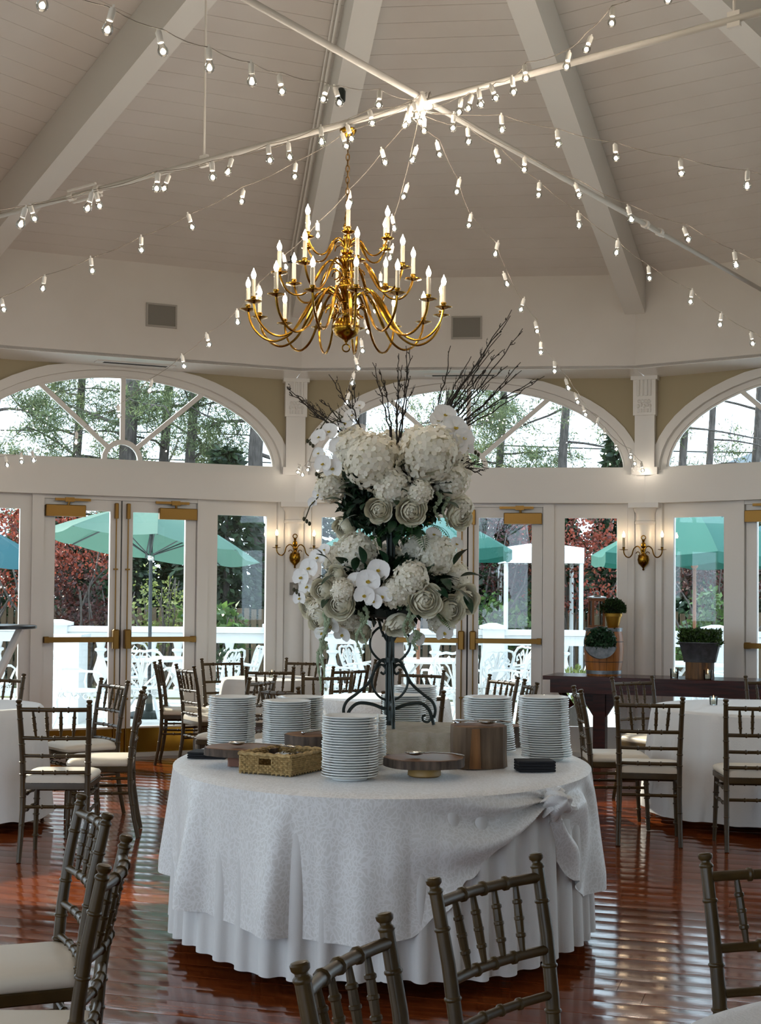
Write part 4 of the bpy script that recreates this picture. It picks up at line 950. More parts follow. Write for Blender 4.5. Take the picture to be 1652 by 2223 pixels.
MB().rings([[(x*f_, y*f_, z) for x, y in poly] for z, f_ in ((0, 1.03), (.06, 1.0), (.12, 1.01), (.172, 1.0), (.176, .985))]).obj('bark', SPLIT, lg, smooth=False)
MB().rings([[(x*f_, y*f_, z) for x, y in poly] for z, f_ in ((.1755, .975), (.178, .965), (.1785, .05))]).obj('cut_face', LOGTOP, lg)
MB().prism([(-.06, 0.002), (-.012, .002), (-.018, .17), (-.05, .17)], -.118, -.10).obj('pale_split_strip', wood('pale_split_wood', '#8f6338', '#6f4a2a', .7, (9, 9, .6), 4), lg, smooth=False)
s1 = logpiece('slab_stand', 'round wood slab stand with bark edge and spoon, left of the wicker basket', -.585, 6.12, TOP+.047, .152, .032, 3, SLAB, 'serving stand')
MB().bbox(-.055, .055, -.055, .055, -.047, -.0005, .006).obj('block_foot', material('red_brown_block', '#7a4a33', .5), s1)
s2 = logpiece('slab_stand', 'round wood slab stand on a pale foot with a spoon, before the riser', .185, 5.80, TOP+.042, .160, .034, 8, SLAB, 'serving stand')
MB().lathe([(.060, -.042), (.068, -.036), (.066, -.012), (.056, -.0005)], 24).obj('round_foot', material('pale_turned_foot', '#a9854c', .5), s2)
logpiece('log_riser', 'low log riser with steel tongs on it, behind the wicker basket', -.295, 6.42, TOP, .128, .105, 5)
logpiece('log_riser', 'low log riser with a ladle on it, behind the tall log', .60, 6.98, TOP, .10, .10, 11)
# ---- serving utensils
def utensil(lab, p, az, tilt=0.0, kind='spoon', L=.26, mat=STEEL):
    t = thing({'spoon': 'serving_spoon', 'tongs': 'serving_tongs', 'fork': 'serving_fork', 'ladle': 'ladle'}[kind], lab, 'serving utensil', p, az); t.rotation_euler = (0, -tilt, az)
    if kind == 'tongs':
        for s in (-1, 1): MB().tube([(0, .004*s, .008), (.08, .02*s, .012), (.16, .018*s, .010), (.21, .010*s, .006), (.25, .014*s, .004)], [.007, .009, .008, .012, .010], 8, flat=.35).obj('tong_arm', mat, t)
        MB().ball((0, 0, .008), .009).obj('hinge', mat, t); return t
    bw = {'spoon': .030, 'fork': .022, 'ladle': .036}[kind]; rs = []
    for i in range(9):
        u = -1+2*i/8; w_ = bw*math.sqrt(max(1-u*u, .004)); rs.append([(u*.042, y*w_, .004-(1-u*u)*(1-y*y)*(.012 if kind != 'fork' else .003)+.012) for y in (-1, -.5, 0, .5, 1)])
    rs2 = [[(x, y, z+.0025) for x, y, z in r] for r in rs]
    mb = MB(); mb.rings([a+b[::-1] for a, b in zip(rs, rs2)]); mb.obj('bowl', mat, t)
    MB().tube([(.038, 0, .015), (.07, 0, .018), (.15, 0, .016), (L-.02, 0, .010), (L, 0, .008)], [.005, .0045, .005, .008, .006], 8, flat=.55).obj('handle', mat, t)
    return t
utensil('steel serving spoon lying across the left wood slab stand', (-.60, 6.07, TOP+.085), -.35, 0, 'spoon', .27)
utensil('steel serving spoon lying on the right wood slab stand', (.145, 5.77, TOP+.082), -.12, 0, 'spoon', .20)
utensil('steel serving tongs on the low log behind the wicker basket', (-.335, 6.33, TOP+.112), 1.0, .0, 'tongs')
utensil('steel ladle bowl end on the tall log, nearest its front', (.46, 6.10, TOP+.18), 2.95, 0, 'ladle', .14)
utensil('dark serving fork lying behind the ladle on the tall log', (.37, 6.17, TOP+.18), .05, 0, 'fork', .20)
utensil('steel ladle with a long handle on the log behind the right plates', (.60, 6.98, TOP+.106), 2.9, 0, 'ladle', .24)
# ---- wicker basket
wk = thing('wicker_basket', 'rectangular woven wicker basket with handle holes, holding cutlery', 'basket', (-.392, 5.925, TOP), math.radians(63))
WICK = material('wicker_straw', '#b89a66', .7, noise=(60, '#8d7548', 3)); WICKD = material('wicker_dark', '#4f4026', .8)
bl, bw_, bh = .152, .122, .082
MB().box(-bl+.008, bl-.008, -bw_+.008, bw_-.008, 0, .006).obj('basket_floor', WICKD, wk, smooth=False)
for name, axis, sgn, hl, hw_ in (('side', 'x', -1, bl, bw_), ('side', 'x', 1, bl, bw_), ('end', 'y', -1, bw_, bl), ('end', 'y', 1, bw_, bl)):
    mb = MB(); rows = 9
    for r in range(rows):
        z = .006+(r+.5)*(bh-.006)/rows; n = int(hl*2/.011); P = []
        for i in range(n*4+1):
            s = -hl+2*hl*i/(n*4); hole = name == 'end' and abs(s) < .035 and .042 < z < .068
            o = .0042*math.sin(pi*i/4*1.0+(r % 2)*pi)
            if hole:
                if len(P) > 1: mb.tube(P, .0046, 5)
                P = []; continue
            P.append((s, sgn*(hw_-.006)+o, z) if axis == 'x' else (sgn*(hw_-.006)+o, s, z))
        if len(P) > 1: mb.tube(P, .0046, 5)
    st2 = MB()
    for i in range(int(hl*2/.022)+1):
        s = -hl+.004+i*.0218; q = [(s, sgn*(hw_-.006), z) if axis == 'x' else (sgn*(hw_-.006), s, z) for z in (0, bh)]
        if name == 'end' and abs(s) < .03: continue
        mb.tube(q, .0035, 5)
    mb.obj('woven_'+name, WICK, wk)
rim = MB(); c4 = [(-bl, -bw_), (bl, -bw_), (bl, bw_), (-bl, bw_), (-bl, -bw_)]
for (x0, y0), (x1, y1) in zip(c4, c4[1:]):
    n = 16; rim.tube([(x0+(x1-x0)*i/n, y0+(y1-y0)*i/n, bh+.003*math.sin(i*2.2)) for i in range(n+1)], .008, 6)
rim.obj('basket_rim', WICK, wk)
for i, nm in enumerate(('nearest the handle hole', 'second from the handle hole', 'in the middle', 'toward the far end', 'at the far end')):
    utensil('steel fork in the wicker basket, '+nm, (-.415+.006*(i % 3), 5.84+.035*i, TOP+.045+.004*(i % 3)), math.radians(62+14*(i % 3)), 0, 'fork', .15)['group'] = 'cutlery in the wicker basket'
# ---- folded napkins
def napkin(lab, x, y, rz, sx, sy, h, n):
    t = thing('napkin', lab, 'napkin', (x, y, TOP), rz)
    for i in range(n):
        z0 = h*i/n; z1 = h*(i+1)/n-.0012
        MB().rings([[(-sx*f_, -sy*f_, z), (0, -sy*f_*1.03, z), (sx*f_, -sy*f_, z), (sx*f_, 0, z), (sx*f_, sy*f_, z), (-sx*f_, sy*f_, z), (-sx*f_*1.02, 0, z)] for f_, z in ((.97, z0), (1.0, z0+.002), (1.0, z1-.002), (.97, z1))]).obj('folded_layer', BLACK_CLOTH, t)
napkin('black folded napkin at the left edge of the buffet', -.755, 6.40, -.12, .085, .07, .030, 3)
napkin('thick black folded napkin on the buffet above the cloth knot', .655, 6.02, .1, .078, .055, .046, 4)
# ------------------------------------------------------------------ the tall flower arrangement on its iron stand
FX, FY, FZ = .05, 6.90, TOP+.105
FL = thing('flower_arrangement', 'tall two-tier white flower arrangement with twigs on a scrolled iron stand', 'flowers', (FX, FY, FZ), 0)
def px(u, v, y=0.0):   # photograph millimetre layout of the bouquet, in the plane of the stand
    s = 3100/(FY+y); return ((u-826)/s-FX, y, 1.5-(v-1290)/s-FZ)
iron = MB()
def spline(P, q=5):
    P = [Vector(p) for p in P]; out = []
    for i in range(len(P)-1):
        p0, p1, p2, p3 = (P[max(0, min(len(P)-1, j))] for j in (i-1, i, i+1, i+2))
        for s in range(q):
            u = s/q; out.append(.5*((2*p1)+(p2-p0)*u+(2*p0-5*p1+4*p2-p3)*u*u+(3*p1-p0-3*p2+p3)*u**3))
    return out+[P[-1]]
# profile of one scroll leg in r,z (metres above riser)
foot = [(.215, .002), (.205, .035), (.190, .075), (.150, .105), (.085, .100), (.030, .080), (.012, .085)]
curl = [(.215, .035), (.222, .075), (.205, .115), (.16, .150), (.105, .20), (.075, .26), (.055, .30), (.028, .315), (.02, .295), (.035, .285)]
fcurl = [(.205, .04), (.188, .015), (.165, .02), (.16, .04), (.175, .048)]
loop1 = [(.018, .12), (.055, .14), (.085, .19), (.08, .25), (.045, .29), (.02, .27), (.03, .245), (.045, .255)]
loop2 = [(.02, .30), (.06, .32), (.095, .37), (.09, .43), (.05, .47), (.02, .455), (.022, .43), (.04, .43)]
upper = [(.012, .40), (.04, .45), (.055, .50), (.075, .55), (.11, .60)]
for q in range(4):
    a = q*pi/2+.08; R3 = Matrix.Rotation(a, 3, 'Z'); mb = MB()
    for P, r in ((foot, .0085), (curl, .0075), (fcurl, .006), (loop1, .006), (loop2, .006), (upper, .007)):
        mb.tube([R3 @ Vector((x, 0, z)) for x, z in spline([(x, z, 0) for x, z in P]) for _ in (0,)] if False else [R3 @ Vector((p.x, 0, p.y)) for p in spline([(x, z, 0) for x, z in P])], r, 7)
    mb.tube([R3 @ Vector((.016, 0, .02)), R3 @ Vector((.016, 0, 1.02))], .0055, 6)
    mb.obj('scroll_leg', IRON, FL)
MB().lathe([(.018, .0), (.02, .01), (.012, .02), (.012, .30), (.024, .302), (.024, .325), (.012, .327), (.012, .50), (.02, .505), (.10, .52), (.12, .56), (.03, .57), (.012, .60), (.012, .95), (.03, .97), (.11, 1.0), (.13, 1.06), (.03, 1.08)], 12).obj('stand_column', IRON, FL)
PETAL = leaf_material('cream_hydrangea_petals', '#f3efdf', '#faf6ea', .25, .6); ROSEM = material('cream_rose_petals', '#f2eedd', .6, noise=(9, '#e8e2cb', 2)); ORCH = material('white_orchid_petals', '#f4f3f1', .5)
ORCHC = material('yellow_orchid_throat', '#c9b04a', .5); LEAFM = material('dark_glossy_leaf', '#143021', .35, noise=(8, '#1d4027', 3)); STEMG = material('green_brown_stem', '#3b3a24', .7)
FERNM = leaf_material('fern_fronds', '#1c4a20', '#3a7336', .25); AMAR = material('pale_green_amaranth', '#9aa98c', .8, bump=(120, .6)); TWIGM = material('dark_twig_bark', '#2c2621', .85); FILLM = leaf_material('dark_filler_leaves', '#0c2014', '#1f3c24', .12, .45)
rg = np.random.default_rng(42); Rf = random.Random(8)
def hydrangea_mesh(seed):
    rng = np.random.default_rng(seed); V = []; F = []
    n = 108; i_ = np.arange(n); ph = i_*2.39996; cz = 1-1.75*(i_+.5)/n; sr = np.sqrt(1-cz*cz)
    for a, c, s in zip(ph, cz, sr):
        N = Vector((s*math.cos(a), s*math.sin(a), c)); p = N*(1+rng.uniform(-.14, .10)); t = N.orthogonal().normalized(); t.rotate(Matrix.Rotation(rng.uniform(0, 6.28), 3, N)); b = N.cross(t)
        for q in range(4):
            e = t*math.cos(q*pi/2)+b*math.sin(q*pi/2); f_ = t*math.cos(q*pi/2+pi/2)+b*math.sin(q*pi/2+pi/2); L = rng.uniform(.21, .28); up = rng.uniform(-.08, .14)
            o = len(V); V += [p, p+e*L*.35+f_*L*.40+N*.05, p+e*L*.8+f_*L*.38+N*(up+.01), p+e*L*1.02+N*up, p+e*L*.8-f_*L*.38+N*(up+.01), p+e*L*.35-f_*L*.40+N*.05]; F.append((o, o+1, o+2, o+3, o+4, o+5))
    return np_mesh('hydrangea', [tuple(v) for v in V], F, PETAL)
HYD = [hydrangea_mesh(s) for s in (1, 2, 3)]
core_me = MB().ball((0, 0, 0), .86, 14, 8).mesh('hydrangea_core', material('cream_core', '#dcd7bf', .8))
def petal_grid(mb, M_, L, W, cup, curl, nu=5, nv=5, notch=0.0):
    rs = []
    for i in range(nu+1):
        u = i/nu; w_ = W*math.sin(pi*min(1, u*.82+.10))**.7*(1-.0*u); row = []
        for j in range(nv+1):
            v = -1+2*j/nv; row.append(M_ @ Vector((v*w_, L*u-(notch*L*(1-abs(v)) if i == nu else 0), cup*(v*v)*W+curl*(u*u)*L)))
        rs.append(row)
    n = nv+1; mb.add([p for r in rs for p in r], [(a*n+b, a*n+b+1, a*n+n+b+1, a*n+n+b) for a in range(nu) for b in range(nv)])
def rose_mesh(seed):
    rr = random.Random(seed); mb = MB()
    for ring, (cnt, r, ph0, flare) in enumerate(((3, .24, 10, .02), (3, .36, 20, .04), (4, .50, 31, .06), (5, .64, 43, .09), (5, .78, 55, .12), (6, .90, 67, .16), (6, 1.0, 80, .2))):
        for i in range(cnt):
            a = 2*pi*i/cnt+ring*.9+rr.uniform(-.2, .2); wd = 2*pi/cnt*.78; rs = []; rj = r*rr.uniform(.95, 1.04); nu, nv = 6, 7
            for q in range(nu):
                f_ = q/(nu-1); row = []
                for k in range(nv):
                    u = -1+2*k/(nv-1); ph = math.radians(150+(ph0-150)*f_+ (10*u*u+4*math.sin(3*u+a))*f_)
                    rad = rj*(1+flare*max(0, f_-.7)/.3*(1-.3*u*u)-.05*abs(u)**3*0)+.03*u
                    aa = a+wd*u*(.45+.55*math.sin(pi*min(1, f_*.75+.2)))
                    row.append((rad*math.sin(ph)*math.cos(aa), rad*math.sin(ph)*math.sin(aa), rad*math.cos(ph)*.8))
                rs.append(row)
            mb.add([p for r_ in rs for p in r_], [(x*nv+y, x*nv+y+1, x*nv+nv+y+1, x*nv+nv+y) for x in range(nu-1) for y in range(nv-1)])
    mb.ball((0, 0, .08), .17, 8, 6, 1.0)
    return mb.mesh('rose', ROSEM, True, 1.2)
ROSE = [rose_mesh(1), rose_mesh(2)]
def orchid_meshes():
    mb = MB()
    for a, L, W in ((pi/2, .52, .40), (pi/2+2.09*1.0, .48, .26), (pi/2-2.09, .48, .26), (.15, .56, .42), (pi-.15, .56, .42)):
        petal_grid(mb, Matrix.Rotation(a-pi/2, 4, 'Z') @ Matrix.Translation((0, .03, .02)), L, W*(1.15 if W > .3 else 1), .10, .14, 5, 4)
    lip = MB()
    for s in (-1, 0, 1): petal_grid(lip, Matrix.Rotation(pi+s*.7, 4, 'Z') @ Matrix.Rotation(.7, 4, 'X'), .2, .08, .3, .2, 3, 3)
    lip.ball((0, .02, .06), .05, 8, 5)
    return mb.mesh('orchid_bloom', ORCH), lip.mesh('orchid_throat', ORCHC)
ORM, ORL = orchid_meshes()
def leaf_mesh():
    mb = MB(); rs = []
    for i in range(8):
        u = i/7; w_ = .20*math.sin(pi*u**.85)**.8+.002; rs.append([(-w_, u, .05*w_/.2+.10*math.sin(pi*u)), (-w_*.5, u, .02+.11*math.sin(pi*u)), (0, u, .12*math.sin(pi*u)), (w_*.5, u, .02+.11*math.sin(pi*u)), (w_, u, .05*w_/.2+.10*math.sin(pi*u))])
    mb.add([p for r in rs for p in r], [(a*5+b, a*5+b+1, a*5+b+6, a*5+b+5) for a in range(7) for b in range(4)])
    return mb.mesh('leaf', LEAFM)
LEAF = leaf_mesh()
def aim(d, roll=0.0):
    """rotation turning local +z to d"""
    return (Vector(d).normalized().to_track_quat('Z', 'Y').to_matrix().to_4x4() @ Matrix.Rotation(roll, 4, 'Z')).to_euler()
def aim_y(d, roll=0.0):
    return (Vector(d).normalized().to_track_quat('Y', 'Z').to_matrix().to_4x4() @ Matrix.Rotation(roll, 4, 'Y')).to_euler()
TIER = {0: Vector(px(838, 1268, 0)), 1: Vector(px(848, 1050, 0))}
def outdir(p, tier):
    d = Vector(p)-TIER[tier]; d.y -= .10; return d.normalized()
def hyd(u, v, r, y, tier=0, i=0):
    p = Vector(px(u, v, y)); rr_ = r*(FY+y)/3100*.86; o = link('hydrangea', HYD[i % 3], FL, p, aim(outdir(p, tier)+Vector((0, -.5, .1)), i), rr_); link('flower_core', core_me, o)
def rose(u, v, r, y, tier=0, i=0, d=None):
    p = Vector(px(u, v, y)); s = r*(FY+y)/3100*.92; dd = d or (outdir(p, tier)+Vector((0, -.75, .1))); p -= Vector(dd).normalized()*s*.3
    link('rose', ROSE[i % 2], FL, p, aim(dd, i*1.3), s)
def orchid(u, v, r, y, tier=0, i=0, d=None):
    p = Vector(px(u, v, y)); s = r*(FY+y)/3100*1.75; dd = Vector(d or (outdir(p, tier)+Vector((0, -1.1, .0))))
    e = dd.normalized().to_track_quat('Z', 'Y').to_matrix().to_4x4() @ Matrix.Rotation(Rf.uniform(-.4, .4), 4, 'Z')
    o = link('orchid', ORM, FL, p, e.to_euler(), s); link('orchid_throat', ORL, o)
for i, a in enumerate([(808, 1000, 66, -.16), (770, 975, 50, -.08), (850, 1058, 46, -.18), (930, 985, 68, -.16), (965, 975, 50, -.08), (975, 1040, 45, -.08), (900, 960, 40, .05), (715, 1058, 36, -.04), (760, 1040, 34, .04), (845, 970, 40, .1), (1000, 1100, 30, .0), (990, 1010, 38, .12)]): hyd(*a, tier=1, i=i)
for i, a in enumerate([(775, 1198, 46, -.08), (735, 1215, 38, .04), (948, 1205, 46, -.10), (905, 1190, 36, .06), (893, 1255, 42, -.24), (862, 1285, 38, -.22), (735, 1268, 34, -.10), (985, 1250, 38, .02), (700, 1330, 34, -.04), (845, 1215, 36, .1), (960, 1345, 34, .05), (760, 1340, 34, .0)]): hyd(*a, tier=0, i=i+1)
for i, (u, v, r, y) in enumerate([(911, 1068, 28, -.22), (745, 1283, 26, -.26)]):
    p = Vector(px(u, v, y)); o = link('snowball_bloom', HYD[i], FL, p, aim((0, -1, .3)), r*.00222*.9); link('flower_core', core_me, o)
for i, a in enumerate([(820, 1108, 29, -.24), (894, 1110, 33, -.25), (1003, 1118, 34, -.05), (742, 1150, 28, .05), (990, 1085, 26, .06)]): rose(*a, tier=1, i=i)
for i, a in enumerate([(698, 1282, 28, -.20), (735, 1313, 35, -.26), (927, 1303, 38, -.27), (1020, 1300, 34, -.06), (727, 1247, 22, -.16), (690, 1348, 30, -.10), (985, 1325, 34, -.12), (665, 1320, 26, .02), (868, 1365, 34, -.16), (1005, 1275, 26, .06), (780, 1375, 26, -.02), (660, 1290, 22, .05)]): rose(*a, tier=0, i=i, d=(.1, -.6, -.8) if i == 8 else None)
for i, a in enumerate([(963, 900, 26, -.10), (985, 928, 28, -.12), (948, 912, 20, -.06), (1004, 950, 24, -.12), (988, 962, 26, -.14), (1012, 970, 16, -.1), (690, 950, 18, -.10), (713, 938, 20, -.10), (732, 968, 20, -.12), (700, 1008, 20, -.12), (722, 1018, 22, -.12), (740, 990, 20, -.08), (748, 920, 18, -.02), (762, 902, 18, -.02), (778, 880, 12, .0), (690, 985, 14, -.06), (752, 945, 20, -.02), (775, 935, 18, .0), (690, 1075, 14, -.06), (678, 1092, 12, -.05)]): orchid(*a, tier=1, i=i)
for i, a in enumerate([(800, 1262, 26, -.26), (822, 1238, 24, -.24), (792, 1293, 22, -.28), (830, 1295, 22, -.27), (812, 1305, 18, -.28), (775, 1262, 20, -.24), (672, 1235, 22, -.12), (690, 1212, 20, -.08), (655, 1255, 20, -.10), (668, 1275, 20, -.08), (652, 1300, 16, -.06), (720, 1360, 20, -.1), (700, 1375, 16, -.08), (965, 1372, 20, -.06), (745, 1378, 18, -.08), (905, 1385, 18, -.08), (940, 1160, 18, -.1), (990, 1180, 16, .0), (705, 1195, 14, .0)]): orchid(*a, tier=0, i=i)
# orchid stems with buds
for P in ([(742, 905), (700, 925), (682, 945), (668, 958)], [(742, 905), (720, 890), (690, 935)], [(745, 1010), (720, 1022), (702, 1025), (688, 1030)], [(720, 1060), (690, 1080), (672, 1100), (662, 1128)], [(700, 1250), (672, 1268), (655, 1280), (642, 1282)], [(950, 940), (1000, 930), (1022, 955), (1028, 975)]):
    mb = MB().tube([px(u, v, -.06) for u, v in P], .003, 5); u, v = P[-1]
    for q in range(3): mb.ball(px(u-3+6*q, v+5*q, -.06), .008, 7, 5, 1.4)
    mb.obj('orchid_stem', STEMG, FL)
# dark leaves
for i in range(66):
    tier = i % 2; c = TIER[tier]; a = Rf.uniform(0, 2*pi); el = Rf.uniform(-.7, .75)
    d = Vector((math.cos(a)*math.cos(el), -abs(math.sin(a))*math.cos(el)*.9 if Rf.random() < .8 else .4, math.sin(el)*.8)); rad = (.19 if tier else .22)*Rf.uniform(.55, .95)
    link('leaf', LEAF, FL, c+Vector((d.x*rad*1.25, d.y*rad, d.z*rad*.8-(.03 if tier else 0))), aim_y(d+Vector((0, -.2, Rf.uniform(-.3, .3))), Rf.uniform(-.6, .6)), Rf.uniform(.09, .14))
for u, v, d, s in ((770, 1085, (-1, -.3, .3), .10), (775, 1118, (-.9, -.3, -.6), .10), (745, 1090, (-1, -.2, .1), .09), (800, 1090, (-.3, -.8, -.4), .1), (850, 1085, (.2, -.9, -.3), .1), (880, 1085, (-.2, -.8, .5), .09), (855, 1130, (-.2, -.7, -.6), .1), (960, 1090, (.7, -.6, -.3), .1), (720, 1225, (-.8, -.5, .5), .09), (725, 1250, (-.6, -.4, -.5), .08), (790, 1225, (-.2, -.6, .8), .10), (700, 1205, (-.7, -.6, .3), .08), (985, 1225, (.6, -.6, .7), .11), (1000, 1250, (.9, -.4, .0), .10), (985, 1275, (.7, -.4, -.7), .11), (1008, 1290, (.4, -.5, -1), .1), (960, 1255, (.3, -.8, -.5), .11), (930, 1240, (.2, -.9, .2), .11), (945, 1275, (.6, -.7, -.5), .10), (770, 1240, (.1, -.8, .6), .1), (840, 1225, (-.4, -.6, .7), .09), (900, 1150, (.2, -.9, -.4), .11), (870, 1160, (-.2, -.8, -.5), .11), (715, 1300, (-.3, -.8, -.5), .09)):
    link('leaf', LEAF, FL, px(u, v, -.2), aim_y(d, Rf.uniform(-.5, .5)), s*1.05)
# dense small filler behind the blooms, one tuft per tier
for tier, (rx, rz) in enumerate(((.36, .17), (.28, .24))):
    P = rg.normal(size=(4200, 3)); P /= np.linalg.norm(P, axis=1)[:, None]; P *= (rg.random(4200)**.4)[:, None]*np.array([rx, .2, rz]); c = TIER[tier]+Vector((0, .03, -.02 if tier == 0 else -.05))
    V, F = leaf_cloud(P*.9+np.array(c), .05, rg, .45); tag(link('filler_greenery', np_mesh('filler_greenery', V, F, FILLM), FL), kind='stuff')
# ferns
def fern_mesh():
    mb = MB()
    for i in range(14):
        u = i/14; L = .30*math.sin(pi*(u*.85+.12)); y = u; z = .18*math.sin(pi*u*.8)
        for s in (-1, 1): mb.add([(0, y, z), (s*L*.5, y+.06, z+.02), (s*L, y+.10, z-.03), (s*L*.5, y+.015, z)], [(0, 1, 2, 3)])
    mb.tube([(0, u/8, .18*math.sin(pi*u/8*.8)) for u in range(9)], .012, 4); return mb.mesh('fern_frond', FERNM, False)
FERN = fern_mesh()
for u, v, d, s in ((880, 1128, (-.1, -.5, -.9), .15), (905, 1140, (.2, -.5, -.9), .15), (925, 1135, (.7, -.5, -.6), .14), (860, 1140, (-.6, -.5, -.6), .13), (893, 1135, (0, -.8, -.5), .15), (825, 1190, (-.4, -.7, .4), .10), (950, 1330, (.5, -.6, -.8), .12)): link('fern_frond', FERN, FL, px(u, v, -.15), aim_y(d), s)
# hanging amaranth tassels
for u, v0, v1, y in ((712, 1310, 1470, -.18), (705, 1330, 1500, -.15), (783, 1330, 1425, -.2), (793, 1320, 1400, -.2), (885, 1310, 1400, -.2), (900, 1310, 1380, -.2), (968, 1060, 1140, -.1), (950, 1070, 1130, -.14), (700, 1390, 1450, -.08), (905, 1370, 1410, -.12)):
    n = 20; P = []; R = []
    for i in range(n+1):
        f_ = i/n; P.append(px(u+6*math.sin(i*.4)-(12 if v1 > 1450 else 3)*f_, v0+(v1-v0)*f_, y)); R.append((.010-.006*f_)*(1+.35*math.sin(i*2.6)))
    mb = MB().tube(P, R, 7)
    for p, r in zip(P, R):
        for q in range(4): mb.ball((p[0]+Rf.uniform(-r, r), p[1]+Rf.uniform(-r, r), p[2]+Rf.uniform(-.008, .008)), r*.6, 5, 3)
    mb.obj('amaranth_tassel', AMAR, FL)
# bare twigs
def twig(u0, v0, u1, v1, y1, bend, nbr):
    a, b = Vector(px(u0, v0, Rf.uniform(-.08, .05))), Vector(px(u1, v1, y1)); n = 14; P = []
    side = Vector(((b-a).z, 0, -(b-a).x))
    for i in range(n+1):
        f_ = i/n; p = a.lerp(b, f_)+side*bend*math.sin(pi*f_); p += Vector((Rf.uniform(-1, 1), Rf.uniform(-1, 1), Rf.uniform(-1, 1)))*.006*(0 < i < n); P.append(p)
    mb = MB().tube(P, [.0042*(1-.72*i/n)+.0006 for i in range(n+1)], 5)
    for _ in range(nbr):
        i = Rf.randint(3, n-1); d = (P[i+1]-P[i-1]).normalized(); o = Vector((Rf.uniform(-1, 1), Rf.uniform(-.6, .6), Rf.uniform(-.3, 1))).normalized(); L = Rf.uniform(.03, .13)*(1.2-i/n)
        e = P[i]+(d*.8+o*.5).normalized()*L; mid = P[i].lerp(e, .5)+o*.008; mb.tube([P[i], mid, e], [.0022, .0016, .0008], 4)
        for q in range(2): mb.ball(tuple(P[i].lerp(e, .4+.4*q)+o*.003), .0028, 4, 3)
    mb.obj('twig', TWIGM, FL)
for a in [(925, 945, 1108, 667, -.1), (930, 950, 1105, 680, 0), (940, 945, 1085, 720, .08), (935, 950, 1132, 708, -.05), (945, 950, 1070, 755, .1), (950, 950, 1128, 782, -.12), (955, 950, 1100, 790, 0), (960, 950, 1165, 820, .05), (965, 955, 1180, 812, -.1), (940, 940, 1020, 770, .1), (930, 940, 975, 747, 0), (950, 940, 1052, 800, -.06), (965, 945, 1130, 800, .12), (945, 945, 1090, 755, -.12), (955, 945, 1060, 830, .03), (960, 950, 1020, 850, .1),
          (862, 960, 878, 748, 0), (858, 965, 862, 765, .05), (866, 960, 886, 752, -.08), (860, 960, 870, 790, -.06), (850, 965, 805, 785, .06), (848, 970, 820, 800, 0), (800, 960, 710, 812, .0), (790, 965, 755, 835, -.06), (785, 960, 760, 815, .06), (770, 960, 618, 840, 0), (765, 965, 625, 850, -.06), (775, 970, 640, 858, .06), (770, 955, 690, 868, .02), (980, 990, 1060, 1015, -.05), (985, 1000, 1045, 1030, 0)]:
    twig(*a, Rf.uniform(-.05, .05), Rf.randint(6, 12))
# ------------------------------------------------------------------ outside: patio, railing, furniture, trees
deck = struct('patio_ground'); MB().box(-30, 30, 8, 20.6, -.10, -.04).obj('paving', material('pale_patio_paving', '#dedcd6', .8, noise=(3, '#d0cec8', 4)), deck, smooth=False)
lawn = struct('lawn_ground'); MB().box(-70, 70, -40, 90, -.30, -.12).obj('soil', material('leaf_litter_ground', '#4b4a33', .95, noise=(2, '#5d6238', 5)), lawn, smooth=False)
RY = 20.0
rl = thing('patio_railing', 'white balustrade with square piers along the far side of the patio', 'railing', (0, RY, -.04), 0)
MB().box(-9.5, 9.5, -.09, .09, .98, 1.06).box(-9.5, 9.5, -.05, .05, .84, .975).obj('top_rail', RAILW, rl, smooth=False)
MB().box(-9.5, 9.5, -.06, .06, .08, .18).obj('bottom_rail', RAILW, rl, smooth=False)
bal = MB().lathe([(.05, .18), (.06, .19), (.06, .215), (.035, .235), (.075, .30), (.105, .38), (.10, .46), (.06, .58), (.045, .66), (.055, .70), (.085, .72), (.085, .745), (.05, .76), (.06, .80), (.07, .84)], 14).mesh('baluster', RAILW)
piers = [-7.56, -4.50, -1.45, 1.58, 4.70, 7.8]
x = -9.3
while x < 9.4:
    if min(abs(x-p) for p in piers) > .30: link('baluster', bal, rl, (x, 0, 0))
    x += .36
for p in piers: MB().box(p-.15, p+.15, -.15, .15, 0, 1.07).rings([[(p+a*s, b*s, z) for a, b in ((-.18, -.18), (.18, -.18), (.18, .18), (-.18, .18))] for s, z in ((1, 1.07), (1, 1.11), (.3, 1.15))]).obj('pier', RAILW, rl, smooth=False)
t = thing('patio_pier', 'low white masonry block on the patio behind the left glass door', 'pier', (-3.72, 16.9, -.04), 0)
MB().box(-.22, .22, -.25, .25, 0, .98).obj('block', RAILW, t, smooth=False); MB().box(-.25, .25, -.28, .28, .98, 1.04).obj('cap', RAILW, t, smooth=False)
